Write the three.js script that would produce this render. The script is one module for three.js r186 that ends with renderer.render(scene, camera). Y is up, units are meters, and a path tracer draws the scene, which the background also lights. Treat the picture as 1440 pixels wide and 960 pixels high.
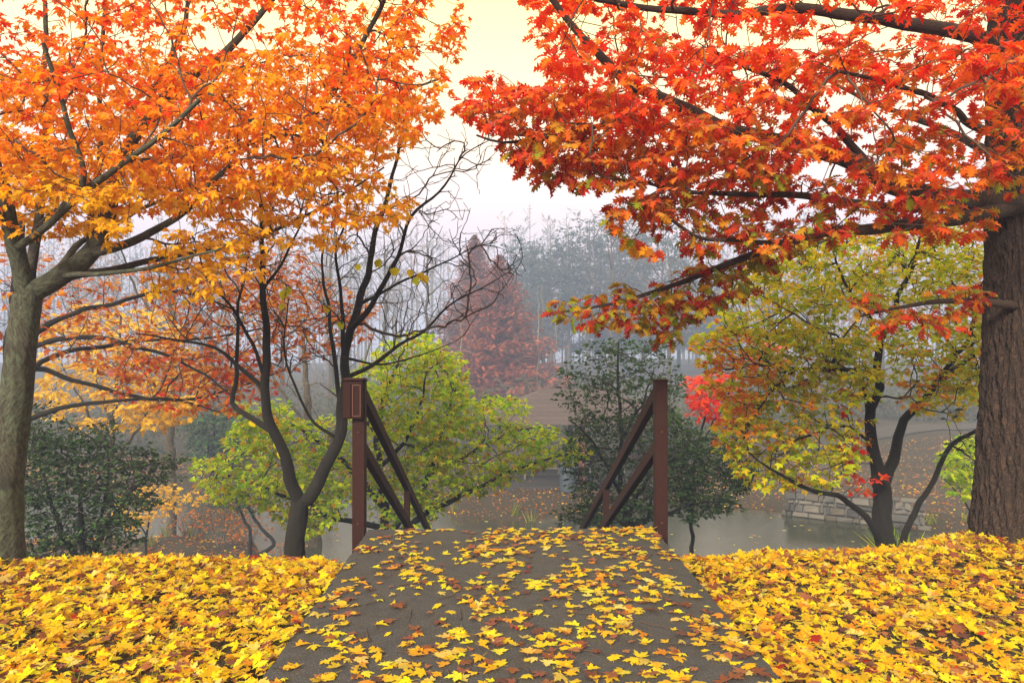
import * as THREE from 'three';
import { mergeGeometries } from 'three/addons/utils/BufferGeometryUtils.js';
import { RoundedBoxGeometry } from 'three/addons/geometries/RoundedBoxGeometry.js';
import { createNoise2D, createNoise3D } from 'simplex-noise';

// ---------------------------------------------------------------- camera, sky, sun, exposure
const scene = new THREE.Scene();
const FOCAL = 1050, EYE = 1.17;                                   // focal length in photo pixels, eye height above the landing
const camera = new THREE.PerspectiveCamera(2 * Math.atan(480 / FOCAL) * 180 / Math.PI, 1.5, 0.05, 400);
camera.rotation.order = 'YXZ';
camera.position.set(0, EYE, 0);
camera.rotation.y = -Math.atan(17 / FOCAL);
camera.rotation.x = Math.atan(6 / FOCAL);
camera.updateMatrixWorld(true);

function skyTexture() {                                           // misty dawn: lilac grey at the horizon, rose, then cream and pale straw above
  const W = 512, H = 256, data = new Float32Array(W * H * 4);
  const stops = [[-90, .3, .31, .34], [-2, .34, .36, .44], [2, .42, .42, .51], [7, .6, .5, .55], [12, .76, .6, .53], [18, .92, .72, .4], [25, 1.04, .82, .27], [38, 1.04, .88, .4], [60, 1.02, .95, .74], [90, 1.0, .96, .84]];
  for (let y = 0; y < H; y++) {
    const el = ((y + .5) / H - .5) * 180;
    let k = 0; while (k < stops.length - 2 && el > stops[k + 1][0]) k++;
    const a = stops[k], b = stops[k + 1], t = Math.min(1, Math.max(0, (el - a[0]) / (b[0] - a[0])));
    for (let x = 0; x < W; x++) { const o = (y * W + x) * 4; for (let c = 0; c < 3; c++) data[o + c] = a[c + 1] + (b[c + 1] - a[c + 1]) * t; data[o + 3] = 1; }
  }
  const t = new THREE.DataTexture(data, W, H, THREE.RGBAFormat, THREE.FloatType);
  t.mapping = THREE.EquirectangularReflectionMapping; t.magFilter = THREE.LinearFilter; t.needsUpdate = true;
  return t;
}
scene.background = skyTexture(); scene.environment = scene.background;
const sun = new THREE.DirectionalLight(0xfff3e0, 3.6);
sun.position.set(-13, 15, 22); sun.target.position.set(0, 0, -6);
sun.castShadow = true; sun.shadow.radius = 24; sun.shadow.mapSize.set(2048, 2048);
Object.assign(sun.shadow.camera, { left: -30, right: 30, top: 30, bottom: -30, near: 1, far: 120 });
scene.add(sun, sun.target);
const renderer = new THREE.WebGLRenderer({ antialias: true });
renderer.toneMapping = THREE.LinearToneMapping;
renderer.toneMappingExposure = 2.2;
renderer.shadowMap.enabled = true;
scene.fog = new THREE.FogExp2(new THREE.Color(0.50, 0.62, 1.0), 0.0048);

// ---------------------------------------------------------------- helpers
const V = (x, y, z) => new THREE.Vector3(x, y, z);
function rng(seed) { let s = seed >>> 0; return () => { s = (s + 0x6d2b79f5) | 0; let t = Math.imul(s ^ (s >>> 15), 1 | s); t = (t + Math.imul(t ^ (t >>> 7), 61 | t)) ^ t; return ((t ^ (t >>> 14)) >>> 0) / 4294967296; }; }
const n2 = createNoise2D(rng(11)), n3 = createNoise3D(rng(12));
const lerp = THREE.MathUtils.lerp, clamp = THREE.MathUtils.clamp;
const sst = (a, b, x) => { const t = clamp((x - a) / (b - a), 0, 1); return t * t * (3 - 2 * t); };
const P = (px, py, d) => V((px - 720) / FOCAL * d, -(py - 480) / FOCAL * d, -d).applyEuler(camera.rotation).add(camera.position);
const toPixel = (p) => { const q = p.clone().sub(camera.position).applyQuaternion(camera.quaternion.clone().invert()); return [720 + q.x / -q.z * FOCAL, 480 - q.y / -q.z * FOCAL, -q.z]; };
const taken = new Map();
const numbered = (name) => { const n = taken.get(name) ?? 0; taken.set(name, n + 1); return n ? name + '_' + String(n).padStart(3, '0') : name; };
function mesh(name, geometry, material, parent) {
  const m = new THREE.Mesh(geometry, material); m.name = name; m.castShadow = m.receiveShadow = true; parent.add(m); return m;
}
function thing(name, label, category, at = V(0, 0, 0), group) {
  const o = new THREE.Group(); o.name = numbered(name); o.position.copy(at); o.userData = { label, category };
  if (group) o.userData.group = group;
  scene.add(o); return o;
}
function structure(name, geometry, material, label) { const m = mesh(name, geometry, material, scene); m.userData = { kind: 'structure', label, category: name.replace(/_/g, ' ') }; return m; }

// mesh builder that collects tubes
class Builder {
  constructor() { this.p = []; this.n = []; this.u = []; this.i = []; }
  tube(pts, rad, sides, bump) {
    const m = pts.length; if (m < 2) return;
    const base = this.p.length / 3, T = V(0, 0, 0), N = V(0, 0, 0), B = V(0, 0, 0), q = V(0, 0, 0);
    let len = 0; N.set(0.31, 0.17, 0.93);
    for (let k = 0; k < m; k++) {
      const a = pts[Math.max(0, k - 1)], b = pts[Math.min(m - 1, k + 1)];
      T.subVectors(b, a); if (T.lengthSq() < 1e-12) T.set(0, 1, 0); T.normalize();
      N.addScaledVector(T, -N.dot(T)); if (N.lengthSq() < 1e-6) N.set(1, 0, 0).addScaledVector(T, -T.x); N.normalize();
      B.crossVectors(T, N);
      if (k) len += pts[k].distanceTo(pts[k - 1]);
      for (let s = 0; s <= sides; s++) {
        const t = (s % sides) / sides * Math.PI * 2, c = Math.cos(t), e = Math.sin(t);
        let r = rad[k];
        q.set(N.x * c + B.x * e, N.y * c + B.y * e, N.z * c + B.z * e);
        if (bump) r *= bump(pts[k], q, len, s / sides);
        this.p.push(pts[k].x + q.x * r, pts[k].y + q.y * r, pts[k].z + q.z * r);
        this.n.push(q.x, q.y, q.z);
        this.u.push(s / sides * Math.max(.02, 6.283 * rad[0]), len);
      }
    }
    const w = sides + 1;
    for (let k = 0; k < m - 1; k++) for (let s = 0; s < sides; s++) {
      const a = base + k * w + s, b = a + 1, c = a + w, d = c + 1;
      this.i.push(a, b, c, b, d, c);
    }
    const cap = this.p.length / 3, e = pts[m - 1];                  // close the far end
    this.p.push(e.x, e.y, e.z); this.n.push(T.x, T.y, T.z); this.u.push(0, len);
    for (let s = 0; s < sides; s++) this.i.push(base + (m - 1) * w + s, base + (m - 1) * w + s + 1, cap);
  }
  geometry(smooth) {
    const g = new THREE.BufferGeometry();
    g.setAttribute('position', new THREE.Float32BufferAttribute(this.p, 3));
    g.setAttribute('normal', new THREE.Float32BufferAttribute(this.n, 3));
    g.setAttribute('uv', new THREE.Float32BufferAttribute(this.u, 2));
    g.setIndex(this.i);
    if (smooth) g.computeVertexNormals();
    return g;
  }
}

// ---------------------------------------------------------------- textures
function dataTexture(w, h, fn, srgb) {
  const d = new Uint8Array(w * h * 4);
  for (let y = 0; y < h; y++) for (let x = 0; x < w; x++) { const c = fn(x / w, y / h), o = (y * w + x) * 4; d[o] = clamp(c[0], 0, 1) * 255; d[o + 1] = clamp(c[1], 0, 1) * 255; d[o + 2] = clamp(c[2], 0, 1) * 255; d[o + 3] = 255; }
  const t = new THREE.DataTexture(d, w, h); t.wrapS = t.wrapT = THREE.RepeatWrapping; t.magFilter = THREE.LinearFilter; t.minFilter = THREE.LinearMipmapLinearFilter; t.generateMipmaps = true;
  if (srgb) t.colorSpace = THREE.SRGBColorSpace; t.needsUpdate = true; return t;
}
const tile2 = (f) => (u, v, k) => {                                // noise that repeats without a seam
  const a = u * 6.2832, b = v * 6.2832; return n3(Math.cos(a) * k + 7, Math.sin(a) * k + Math.cos(b) * k, Math.sin(b) * k + f);
};
const tn = tile2(3.3), tm = tile2(9.1);
function scaled(t, x, y) { const c = t.clone(); c.repeat.set(x, y); c.needsUpdate = true; return c; }
const barkTex = dataTexture(256, 512, (u, v) => {
  const ridge = 1 - Math.abs(tn(u * 1, v * .35 + .1 * tn(u, v, 1), 5)), fine = tm(u, v, 14) * .5 + .5, patch = tm(u, v, 1.6) * .5 + .5;
  const g = .34 + .4 * ridge * ridge + .16 * fine;
  return [g * (.95 + .1 * patch), g * (.93 + .06 * patch), g * .9];
}, true);
const barkBump = dataTexture(256, 512, (u, v) => { const r = 1 - Math.abs(tn(u, v * .35 + .1 * tn(u, v, 1), 5)), f = tm(u, v, 14) * .5 + .5; const g = .7 * r * r + .3 * f; return [g, g, g]; });
const smoothBark = dataTexture(512, 512, (u, v) => {                // grey bark with pale crusts, dark blotches and fine cross cracks
  const a = tn(u, v, 3) * .5 + .5, b = tm(u, v, 8) * .5 + .5, c = n2(u * 90, v * 90) * .5 + .5, crack = sst(.75, .95, 1 - Math.abs(tm(u * 1, v * 1, 5)) + .1 * (c - .5));
  const crust = sst(.6, .68, .55 * a + .45 * b + .12 * (c - .5)), blot = sst(.6, .7, .5 * (tm(u + .37, v + .2, 4) * .5 + .5) + .5 * b + .1 * c);
  let g = .5 + .14 * a + .12 * c; g *= 1 - .3 * blot; g *= 1 - .2 * crack;
  return [lerp(g, .7, crust * .8), lerp(g * .96, .76, crust * .8), lerp(g * .9, .68, crust * .8)];
}, true);
const speckBark = dataTexture(512, 512, (u, v) => {                 // dark bark with pale specks of lichen
  const a = tn(u, v, 3) * .5 + .5, c = n2(u * 120, v * 60) * .5 + .5, s = n2(u * 46 + 3, v * 46) * .6 + n2(u * 110, v * 110 + 7) * .4, k = sst(.52, .62, s);
  const g = .5 + .2 * a + .2 * c; return [lerp(g, 1, k * .7), lerp(g, 1, k * .75), lerp(g * .95, .9, k * .7)];
}, true);
const concreteTex = dataTexture(1024, 1024, (u, v) => {
  const big = tn(u, v, 1.2) * .5 + .5, mid = tm(u, v, 4) * .5 + .5, fine = n2(u * 90, v * 90) * .5 + .5, grit = n2(u * 130 + 9, v * 130);
  let g = .44 + .03 * big + .04 * mid + .1 * fine + (grit > .55 ? .22 : 0) - (grit < -.6 ? .18 : 0);
  const damp = sst(.55, .68, tn(u + .3, v + .1, 2.2) * .5 + .5 + .12 * n2(u * 60, v * 60)); g *= 1 - .09 * damp;
  const stain = sst(.62, .74, tm(u + .6, v, 3) * .5 + .5 + .15 * n2(u * 40 + 3, v * 40)); return [g * (1 + .05 * stain), g * .965, g * (.98 - .1 * stain)];
}, true);
const concreteBump = dataTexture(1024, 1024, (u, v) => { const g = .5 + .25 * n2(u * 90, v * 90) + .25 * n2(u * 130 + 9, v * 130); return [g, g, g]; });
const soilTex = dataTexture(1024, 1024, (u, v) => {
  const a = tn(u, v, 2) * .5 + .5, b = tm(u, v, 7) * .5 + .5, c = n2(u * 90, v * 90) * .5 + .5, d = n2(u * 210 + 5, v * 210) * .5 + .5;
  const g = .35 + .5 * c * d + .2 * b; return [g * (.68 + .08 * a), g * (.64 + .02 * a), g * .53];
}, true);
const waterBump = dataTexture(512, 512, (u, v) => { const g = .5 + .3 * tn(u, v, 3) + .2 * tm(u, v, 9); return [g, g, g]; });
const rustTex = dataTexture(512, 512, (u, v) => { const a = tn(u, v, 2) * .5 + .5, b = tm(u, v, 9) * .5 + .5, c = n2(u * 110, v * 110) * .5 + .5, chip = sst(.66, .72, .6 * b + .4 * c); const g = .6 + .14 * a + .12 * b + .12 * c + .22 * chip; return [g, g * (.97 - .1 * chip), g * (.97 - .16 * chip)]; }, true);

function leafTexture(kind) {                                       // veins, blotches and a browned rim, on the leaf's own outline
  const S = 256, c = document.createElement('canvas'); c.width = c.height = S; const x = c.getContext('2d'), R = rng(kind === 'oak' ? 5 : 6);
  x.fillStyle = '#fbfbfb'; x.fillRect(0, 0, S, S);
  for (let k = 0; k < 500; k++) { const g = 215 + R() * 40 | 0; x.fillStyle = `rgba(${g},${g - R() * 18 | 0},${g - R() * 30 | 0},.22)`; x.beginPath(); x.arc(R() * S, R() * S, 4 + R() * 15, 0, 7); x.fill(); }
  for (let k = 0; k < 26; k++) { x.fillStyle = 'rgba(120,70,40,.5)'; x.beginPath(); x.arc(R() * S, R() * S, .8 + R() * 2.4, 0, 7); x.fill(); }
  const to = (a, b) => [S * (a / 1.4 + .5), S * (1 - (b + .1) / 1.25)];
  const line = (a, b, w) => { x.strokeStyle = 'rgba(255,244,205,.95)'; x.lineWidth = w; x.beginPath(); x.moveTo(...to(...a)); x.lineTo(...to(...b)); x.stroke(); x.strokeStyle = 'rgba(110,60,30,.28)'; x.lineWidth = w * .6; x.beginPath(); x.moveTo(to(...a)[0] + w, to(...a)[1]); x.lineTo(to(...b)[0] + w, to(...b)[1]); x.stroke(); };
  line([0, -.1], [0, 1], 3);
  if (kind === 'oak') for (const s of [-1, 1]) for (const [y, a, b] of [[.06, .18, .15], [.22, .32, .36], [.42, .38, .62], [.64, .24, .84]]) line([0, y], [s * a, b], 2);
  else for (const s of [-1, 1]) { line([0, .02], [s * .58, .44], 2.4); line([0, .01], [s * .36, .03], 2); line([0, .4], [s * .2, .72], 1.5); line([0, .22], [s * .2, .44], 1.2); }
  const t = new THREE.CanvasTexture(c); t.colorSpace = THREE.SRGBColorSpace; t.magFilter = THREE.LinearFilter; return t;
}
const mapleTex = leafTexture('maple'), oakTex = leafTexture('oak');

// ---------------------------------------------------------------- materials
const C = (h) => new THREE.Color(h);
const std = (o) => new THREE.MeshStandardMaterial({ side: THREE.DoubleSide, ...o });
const leafMat = (map, color = 0xffffff, t = .56) => new THREE.MeshPhysicalMaterial({ color, map, roughness: 1, transmission: t, thickness: 0, specularIntensity: .2, side: THREE.DoubleSide });
const MAT = {
  oakBark: std({ color: C('#57443a'), map: scaled(barkTex, 2.2, 1.6), bumpMap: scaled(barkBump, 2.2, 1.6), bumpScale: .012, roughness: .95 }),
  mapleBark: std({ color: C('#66645c'), map: scaled(smoothBark, 1.8, 1.3), bumpMap: scaled(smoothBark, 1.8, 1.3), bumpScale: .0025, roughness: .95, vertexColors: true }),
  limbBark: std({ color: C('#57433a'), map: scaled(barkTex, 2.5, 2), bumpMap: scaled(barkBump, 2.5, 2), bumpScale: .004, roughness: .95 }),
  darkBark: std({ color: C('#241e1b'), map: scaled(speckBark, 2.2, 1.6), bumpMap: scaled(barkBump, 3, 2.2), bumpScale: .006, roughness: .92, vertexColors: true }),
  greyBark: std({ color: C('#7d7268'), map: scaled(smoothBark, 1, .6), roughness: .95 }),
  paleBark: std({ color: C('#b8b2a8'), map: scaled(barkTex, 1, .5), roughness: .9 }),
  twig: std({ color: C('#4a382e'), roughness: .95 }),
  twigDark: std({ color: C('#332c28'), roughness: .95 }),
  twigGrey: std({ color: C('#6b625c'), roughness: .95 }),
  mapleLeaf: leafMat(mapleTex), oakLeaf: leafMat(oakTex), plainLeaf: leafMat(null), darkLeaf: leafMat(null, 0xffffff, .2),
  concrete: std({ color: C('#65676f'), map: scaled(concreteTex, 1 / 1.3, 1 / 1.3), bumpMap: scaled(concreteBump, 1 / 1.3, 1 / 1.3), bumpScale: .002, roughness: .88 }),
  soil: std({ color: C('#777069'), map: scaled(soilTex, .5, .5), roughness: 1 }),
  steel: new THREE.MeshPhysicalMaterial({ color: C('#35150e'), map: scaled(rustTex, 2, 2), bumpMap: scaled(rustTex, 3, 3), bumpScale: .002, roughness: .75, specularIntensity: .5 }),
  steelRim: std({ color: C('#54342a'), roughness: .55, metalness: .2 }),
  water: new THREE.MeshPhysicalMaterial({ color: C('#33352a'), roughness: .03, bumpMap: scaled(waterBump, .35, .35), bumpScale: .003, ior: 1.33 }),
};

// ---------------------------------------------------------------- leaf shapes: base at the origin, tip along +y, upper face +z
function leafGeometry(half, { fold = .25, droop = .3, petiole = .35, star = null, curl = 0, lift = 0 }) {
  const pos = [], uv = [], idx = [], put = (x, y) => {
    const r = Math.hypot(x, y - .3), z = Math.abs(x) * fold - droop * r * r + curl * Math.sin(y * 3 + x * 2) * .5 + lift * x;
    pos.push(x, y, z); uv.push(x / 1.4 + .5, (y + .1) / 1.25); return pos.length / 3 - 1;
  };
  if (star !== null) {                                              // fan from a point on the midrib
    const ring = [...half, ...half.slice(1, -1).reverse().map(([x, y]) => [-x, y])], c = put(0, star), v = ring.map(([x, y]) => put(x, y));
    v.forEach((a, k) => idx.push(c, a, v[(k + 1) % v.length]));
  } else {                                                          // strips from the midrib out to the rim
    for (const s of [1, -1]) {
      const rib = half.map(([, y]) => put(0, y)), rim = half.map(([x, y]) => put(s * x, y));
      for (let k = 0; k < half.length - 1; k++) { if (half[k][0] === 0) { idx.push(...(s > 0 ? [rib[k], rim[k + 1], rib[k + 1]] : [rib[k], rib[k + 1], rim[k + 1]])); continue; } if (half[k + 1][0] === 0) { idx.push(...(s > 0 ? [rib[k], rim[k], rib[k + 1]] : [rib[k], rib[k + 1], rim[k]])); continue; } idx.push(...(s > 0 ? [rib[k], rim[k], rim[k + 1], rib[k], rim[k + 1], rib[k + 1]] : [rib[k], rim[k + 1], rim[k], rib[k], rib[k + 1], rim[k + 1]])); }
    }
  }
  if (petiole) { const a = pos.length / 3, z0 = pos[2]; for (const [x, y, z] of [[-.014, .02, 0], [.014, .02, 0], [-.01, -petiole, .1], [.01, -petiole, .1]]) { pos.push(x, y, z0 * 0 + z * .6 - droop * .09 * (y > 0)); uv.push(.5, .5); } idx.push(a, a + 2, a + 1, a + 1, a + 2, a + 3); }
  const g = new THREE.BufferGeometry();
  g.setAttribute('position', new THREE.Float32BufferAttribute(pos, 3)); g.setAttribute('uv', new THREE.Float32BufferAttribute(uv, 2)); g.setIndex(idx); g.computeVertexNormals();
  return g;
}
const MAPLE = [[0, 0], [.13, -.04], [.24, .0], [.4, .0], [.33, .1], [.28, .17], [.42, .2], [.5, .3], [.66, .44], [.5, .46], [.44, .54], [.26, .45], [.2, .52], [.2, .64], [.29, .74], [.15, .78], [.1, .88], [0, 1.06]];
const MAPLE_SMALL = [[0, 0], [.36, .0], [.18, .2], [.62, .46], [.2, .46], [.24, .72], [0, 1.05]];
const OAK = [[0, 0], [.03, .08], [.21, .13], [.08, .24], [.3, .3], [.37, .38], [.1, .44], [.34, .56], [.44, .64], [.11, .66], [.28, .88], [.1, .86], [0, 1.02]];
const OAK_SMALL = [[0, 0], [.2, .13], [.08, .24], [.36, .36], [.1, .44], [.42, .62], [.11, .66], [.26, .86], [0, 1.02]];
const HEART = [[0, 0], [.2, -.1], [.42, 0], [.52, .25], [.42, .55], [.2, .82], [0, 1]];
const OVAL = [[0, 0], [.2, .22], [.25, .5], [.15, .8], [0, 1]];
const LEAF = {
  maple: [leafGeometry(MAPLE, { star: .3, fold: .18, droop: .35 }), leafGeometry(MAPLE, { star: .3, fold: .4, droop: .6, curl: .15 }), leafGeometry(MAPLE, { star: .3, fold: -.15, droop: .5, lift: .1 })],
  mapleGround: [leafGeometry(MAPLE, { star: .3, fold: .1, droop: -.25, petiole: .5 }), leafGeometry(MAPLE, { star: .3, fold: .3, droop: .3, curl: .2, petiole: .4 }), leafGeometry(MAPLE, { star: .3, fold: -.1, droop: .55, petiole: .5 }), leafGeometry(MAPLE, { star: .3, fold: .55, droop: -.1, curl: -.25, petiole: .3 }), leafGeometry(MAPLE.map(([x, y]) => [x * .7, y]), { star: .3, fold: 1.1, droop: .4, petiole: .4 }), leafGeometry(MAPLE.map(([x, y]) => [x * 1.05, y * .85]), { star: .3, fold: .25, droop: .9, curl: .4, petiole: .5, lift: .3 })],
  oak: [leafGeometry(OAK, { fold: .3, droop: .3, petiole: .15 }), leafGeometry(OAK, { fold: .55, droop: .5, curl: .12, petiole: .15 }), leafGeometry(OAK, { fold: -.2, droop: .4, lift: .12, petiole: .15 })],
  small: [leafGeometry(MAPLE_SMALL, { star: .3, fold: .15, droop: .5, petiole: 0 }), leafGeometry(MAPLE_SMALL, { star: .3, fold: .4, droop: .2, petiole: 0 })],
  oakSmall: [leafGeometry(OAK_SMALL, { fold: .3, droop: .3, petiole: 0 }), leafGeometry(OAK_SMALL, { fold: -.2, droop: .4, lift: .12, petiole: 0 })],
  tiny: [leafGeometry([[0, 0], [.34, .02], [.6, .45], [.2, .5], [0, 1.05]], { star: .3, fold: .2, droop: .5, petiole: 0 }), leafGeometry([[0, 0], [.3, .05], [.55, .42], [.18, .52], [0, 1]], { star: .3, fold: .45, droop: .2, petiole: 0 })],
  heart: [leafGeometry(HEART, { fold: .25, droop: .3, petiole: .4 })],
  oval: [leafGeometry(OVAL, { fold: .35, droop: .3, petiole: 0 })],
};
function frond(n, w) {                                              // a feathery flat spray
  const p = [], i = [];
  for (let k = 0; k < n; k++) for (const s of [-1, 1]) { const y = k / n, l = w * Math.sin(Math.PI * (.15 + .8 * y)), a = p.length / 3; p.push(0, y, 0, s * l, y + .22, -.12 * l, 0, y + .09, 0); i.push(...(s > 0 ? [a, a + 1, a + 2] : [a, a + 2, a + 1])); }
  const g = new THREE.BufferGeometry(); g.setAttribute('position', new THREE.Float32BufferAttribute(p, 3)); g.setIndex(i); g.computeVertexNormals(); return g;
}
LEAF.frond = [frond(7, .34)];
LEAF.needle = [frond(9, .3)];

// ---------------------------------------------------------------- a tree's skeleton
class Skeleton {
  constructor(seed) { this.R = rng(seed); this.p = []; this.d = []; this.par = []; this.r = []; this.fixed = []; this.limbs = []; this.twigs = []; this.sites = []; }
  node(p, d, par, r = 0, fixed = false) { this.p.push(p); this.d.push(d); this.par.push(par); this.r.push(r); this.fixed.push(fixed); return this.p.length - 1; }
  near(q, weight = .6) {
    let best = -1, bd = 1e9;
    for (let k = 0; k < this.p.length; k++) {
      const a = this.p[k], x = q.x - a.x, y = q.y - a.y, z = q.z - a.z, l = Math.sqrt(x * x + y * y + z * z);
      if (l > bd) continue;
      const d = this.d[k], cs = l > 1e-5 ? (x * d.x + y * d.y + z * d.z) / l : 1, s = l * (1 + weight * (1 - cs));
      if (s < bd) { bd = s; best = k; }
    }
    return best;
  }
  limb(points, r0, r1, { from = null, step = .07, wob = .012, name = 'branch', sides = 9 } = {}) {
    let at = -1; const pts = points.slice();
    if (from !== null) { at = from === 'near' ? this.near(pts[0], 0) : from; pts[0] = this.p[at].clone(); }
    const curve = new THREE.CatmullRomCurve3(pts, false, 'centripetal'), L = curve.getLength(), m = Math.max(3, Math.round(L / step)), ids = [], sd = this.R() * 90;
    let last = at;
    for (let k = 0; k <= m; k++) {
      const t = k / m, q = curve.getPointAt(t), d = curve.getTangentAt(t), w = wob * Math.sin(Math.PI * t) * 1.5;
      q.x += w * n3(q.x * 2.5, q.y * 2.5, sd); q.y += w * n3(q.y * 2.5, q.z * 2.5, sd + 9); q.z += w * n3(q.z * 2.5, q.x * 2.5, sd + 5);
      last = this.node(q, d, last, lerp(r0, r1, Math.pow(t, .8)), true); ids.push(last);
    }
    this.limbs.push({ ids, name, sides }); return ids;
  }
  grow(targets, { step = .06, jitter = .12, lift = .15, droop = 0, weight = .6, sparse = .12, leafy = .5, max = 1e9 } = {}) {
    const R = this.R, list = targets.slice();
    const first = Math.floor(list.length * sparse);
    const rest = list.splice(first);
    const from = rest.map((t) => { let b = 1e9; for (let k = 0; k < this.p.length; k += 3) b = Math.min(b, this.p[k].distanceToSquared(t.p)); return [b, t]; }).sort((a, b) => a[0] - b[0]).map((a) => a[1]);
    for (const t of [...list, ...from]) {
      const at = this.near(t.p, weight), a = this.p[at], d0 = this.d[at], to = t.p.clone().sub(a), L = to.length();
      if (L < .02 || L > max) continue;
      to.divideScalar(L);
      const m = Math.max(2, Math.ceil(L / step));
      const c1 = a.clone().addScaledVector(d0, L * .13).addScaledVector(to, L * .25), side = V(R() - .5, R() - .5, R() - .5).multiplyScalar(L * jitter * 2);
      const c2 = t.p.clone().addScaledVector(to, -L * .3).add(side); c2.y += -lift * L * .5 + droop * L * .5;
      const curve = new THREE.CubicBezierCurve3(a, c1, c2, t.p), ids = [at]; let last = at;
      for (let k = 1; k <= m; k++) {
        const u = k / m, q = curve.getPoint(u), d = curve.getTangent(u).normalize(), w = Math.min(.03, L * .05) * (k < m ? 1 : 0);
        q.x += (R() - .5) * w; q.y += (R() - .5) * w; q.z += (R() - .5) * w;
        last = this.node(q, d, last); ids.push(last);
        if (u > 1 - leafy || k === m) this.sites.push({ p: q, d, t, tip: k === m });
      }
      this.twigs.push(ids);
    }
    return this;
  }
  finish(tip = .0022, e = 2.4) {
    const sum = new Float64Array(this.p.length), has = new Uint8Array(this.p.length), te = Math.pow(tip, e);
    for (let k = this.p.length - 1; k >= 0; k--) {
      const s = has[k] ? sum[k] : te, r = Math.pow(s, 1 / e);
      if (!this.fixed[k]) this.r[k] = r; 
      if (this.par[k] >= 0) { sum[this.par[k]] += s; has[this.par[k]] = 1; }
    }
    return this;
  }
  build(root, { limbMat, trunkMat = limbMat, twigMat, bump, sides = 3, thick = .012, trunkBump, trunkSides = 32, lichen = 0, twigName = 'twigs' }) {
    const o = root.position, loc = (k) => this.p[k].clone().sub(o);
    for (const l of this.limbs) {
      const b = new Builder(), trunk = l.name === 'trunk', sd = l.ids[0];
      const bm = trunk && trunkBump ? trunkBump : bump ?? ((p, q, len) => 1 + .1 * n3(p.x * 9 + q.x * 1.3, p.y * 9 + q.y * 1.3 + sd, p.z * 9 + q.z * 1.3));
      b.tube(l.ids.map(loc), l.ids.map((k) => this.r[k]), trunk ? trunkSides : l.sides, bm);
      const g = b.geometry(false), mat = trunk ? trunkMat : limbMat;
      weldNormals(g, (trunk ? trunkSides : l.sides) + 1);
      if (mat.vertexColors) lichenColours(g, lichen, sd, o);
      mesh(l.name, g, mat, root);
    }
    const b = new Builder();
    for (const ids of this.twigs) {
      const r = ids.map((k) => this.r[k]); r[0] = Math.min(this.r[ids[0]] , r[1] * 1.15);
      b.tube(ids.map(loc), r, r[1] > thick ? 6 : r[1] > thick * .4 ? 4 : sides);
    }
    if (b.p.length) { const m = mesh(twigName, b.geometry(false), twigMat, root); m.userData.kind = 'stuff'; }
    return this;
  }
}
function weldNormals(g, w) {                                        // smooth normals of a tube, joined across its seam
  g.computeVertexNormals(); const n = g.attributes.normal;
  for (let k = 0; k + w <= n.count; k += w) { const x = n.getX(k) + n.getX(k + w - 1), y = n.getY(k) + n.getY(k + w - 1), z = n.getZ(k) + n.getZ(k + w - 1), l = Math.hypot(x, y, z) || 1; n.setXYZ(k, x / l, y / l, z / l); n.setXYZ(k + w - 1, x / l, y / l, z / l); }
}
function lichenColours(g, amount, sd, o) {                          // pale green crust in patches with ragged rims
  const p = g.attributes.position, c = new Float32Array(p.count * 3);
  for (let k = 0; k < p.count; k++) {
    const x = p.getX(k) + o.x, y = p.getY(k) + o.y, z = p.getZ(k) + o.z;
    const a = sst(.62 - amount, .72 - amount, .5 + .5 * n3(x * 4, y * 2.6, z * 4) + .2 * n3(x * 21, y * 21, z * 21));
    const m = (.86 + .24 * n3(x * 7 + 4, y * 3, z * 7)) * (1 - .35 * sst(.2, .45, n3(x * 5 + 9, y * 4, z * 5) + .4 * n3(x * 26, y * 26, z * 26)));
    c[k * 3] = lerp(m, 1.02, a); c[k * 3 + 1] = lerp(m * .98, 1.22, a); c[k * 3 + 2] = lerp(m * .95, 1.08, a);
  }
  g.setAttribute('color', new THREE.BufferAttribute(c, 3));
}
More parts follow.
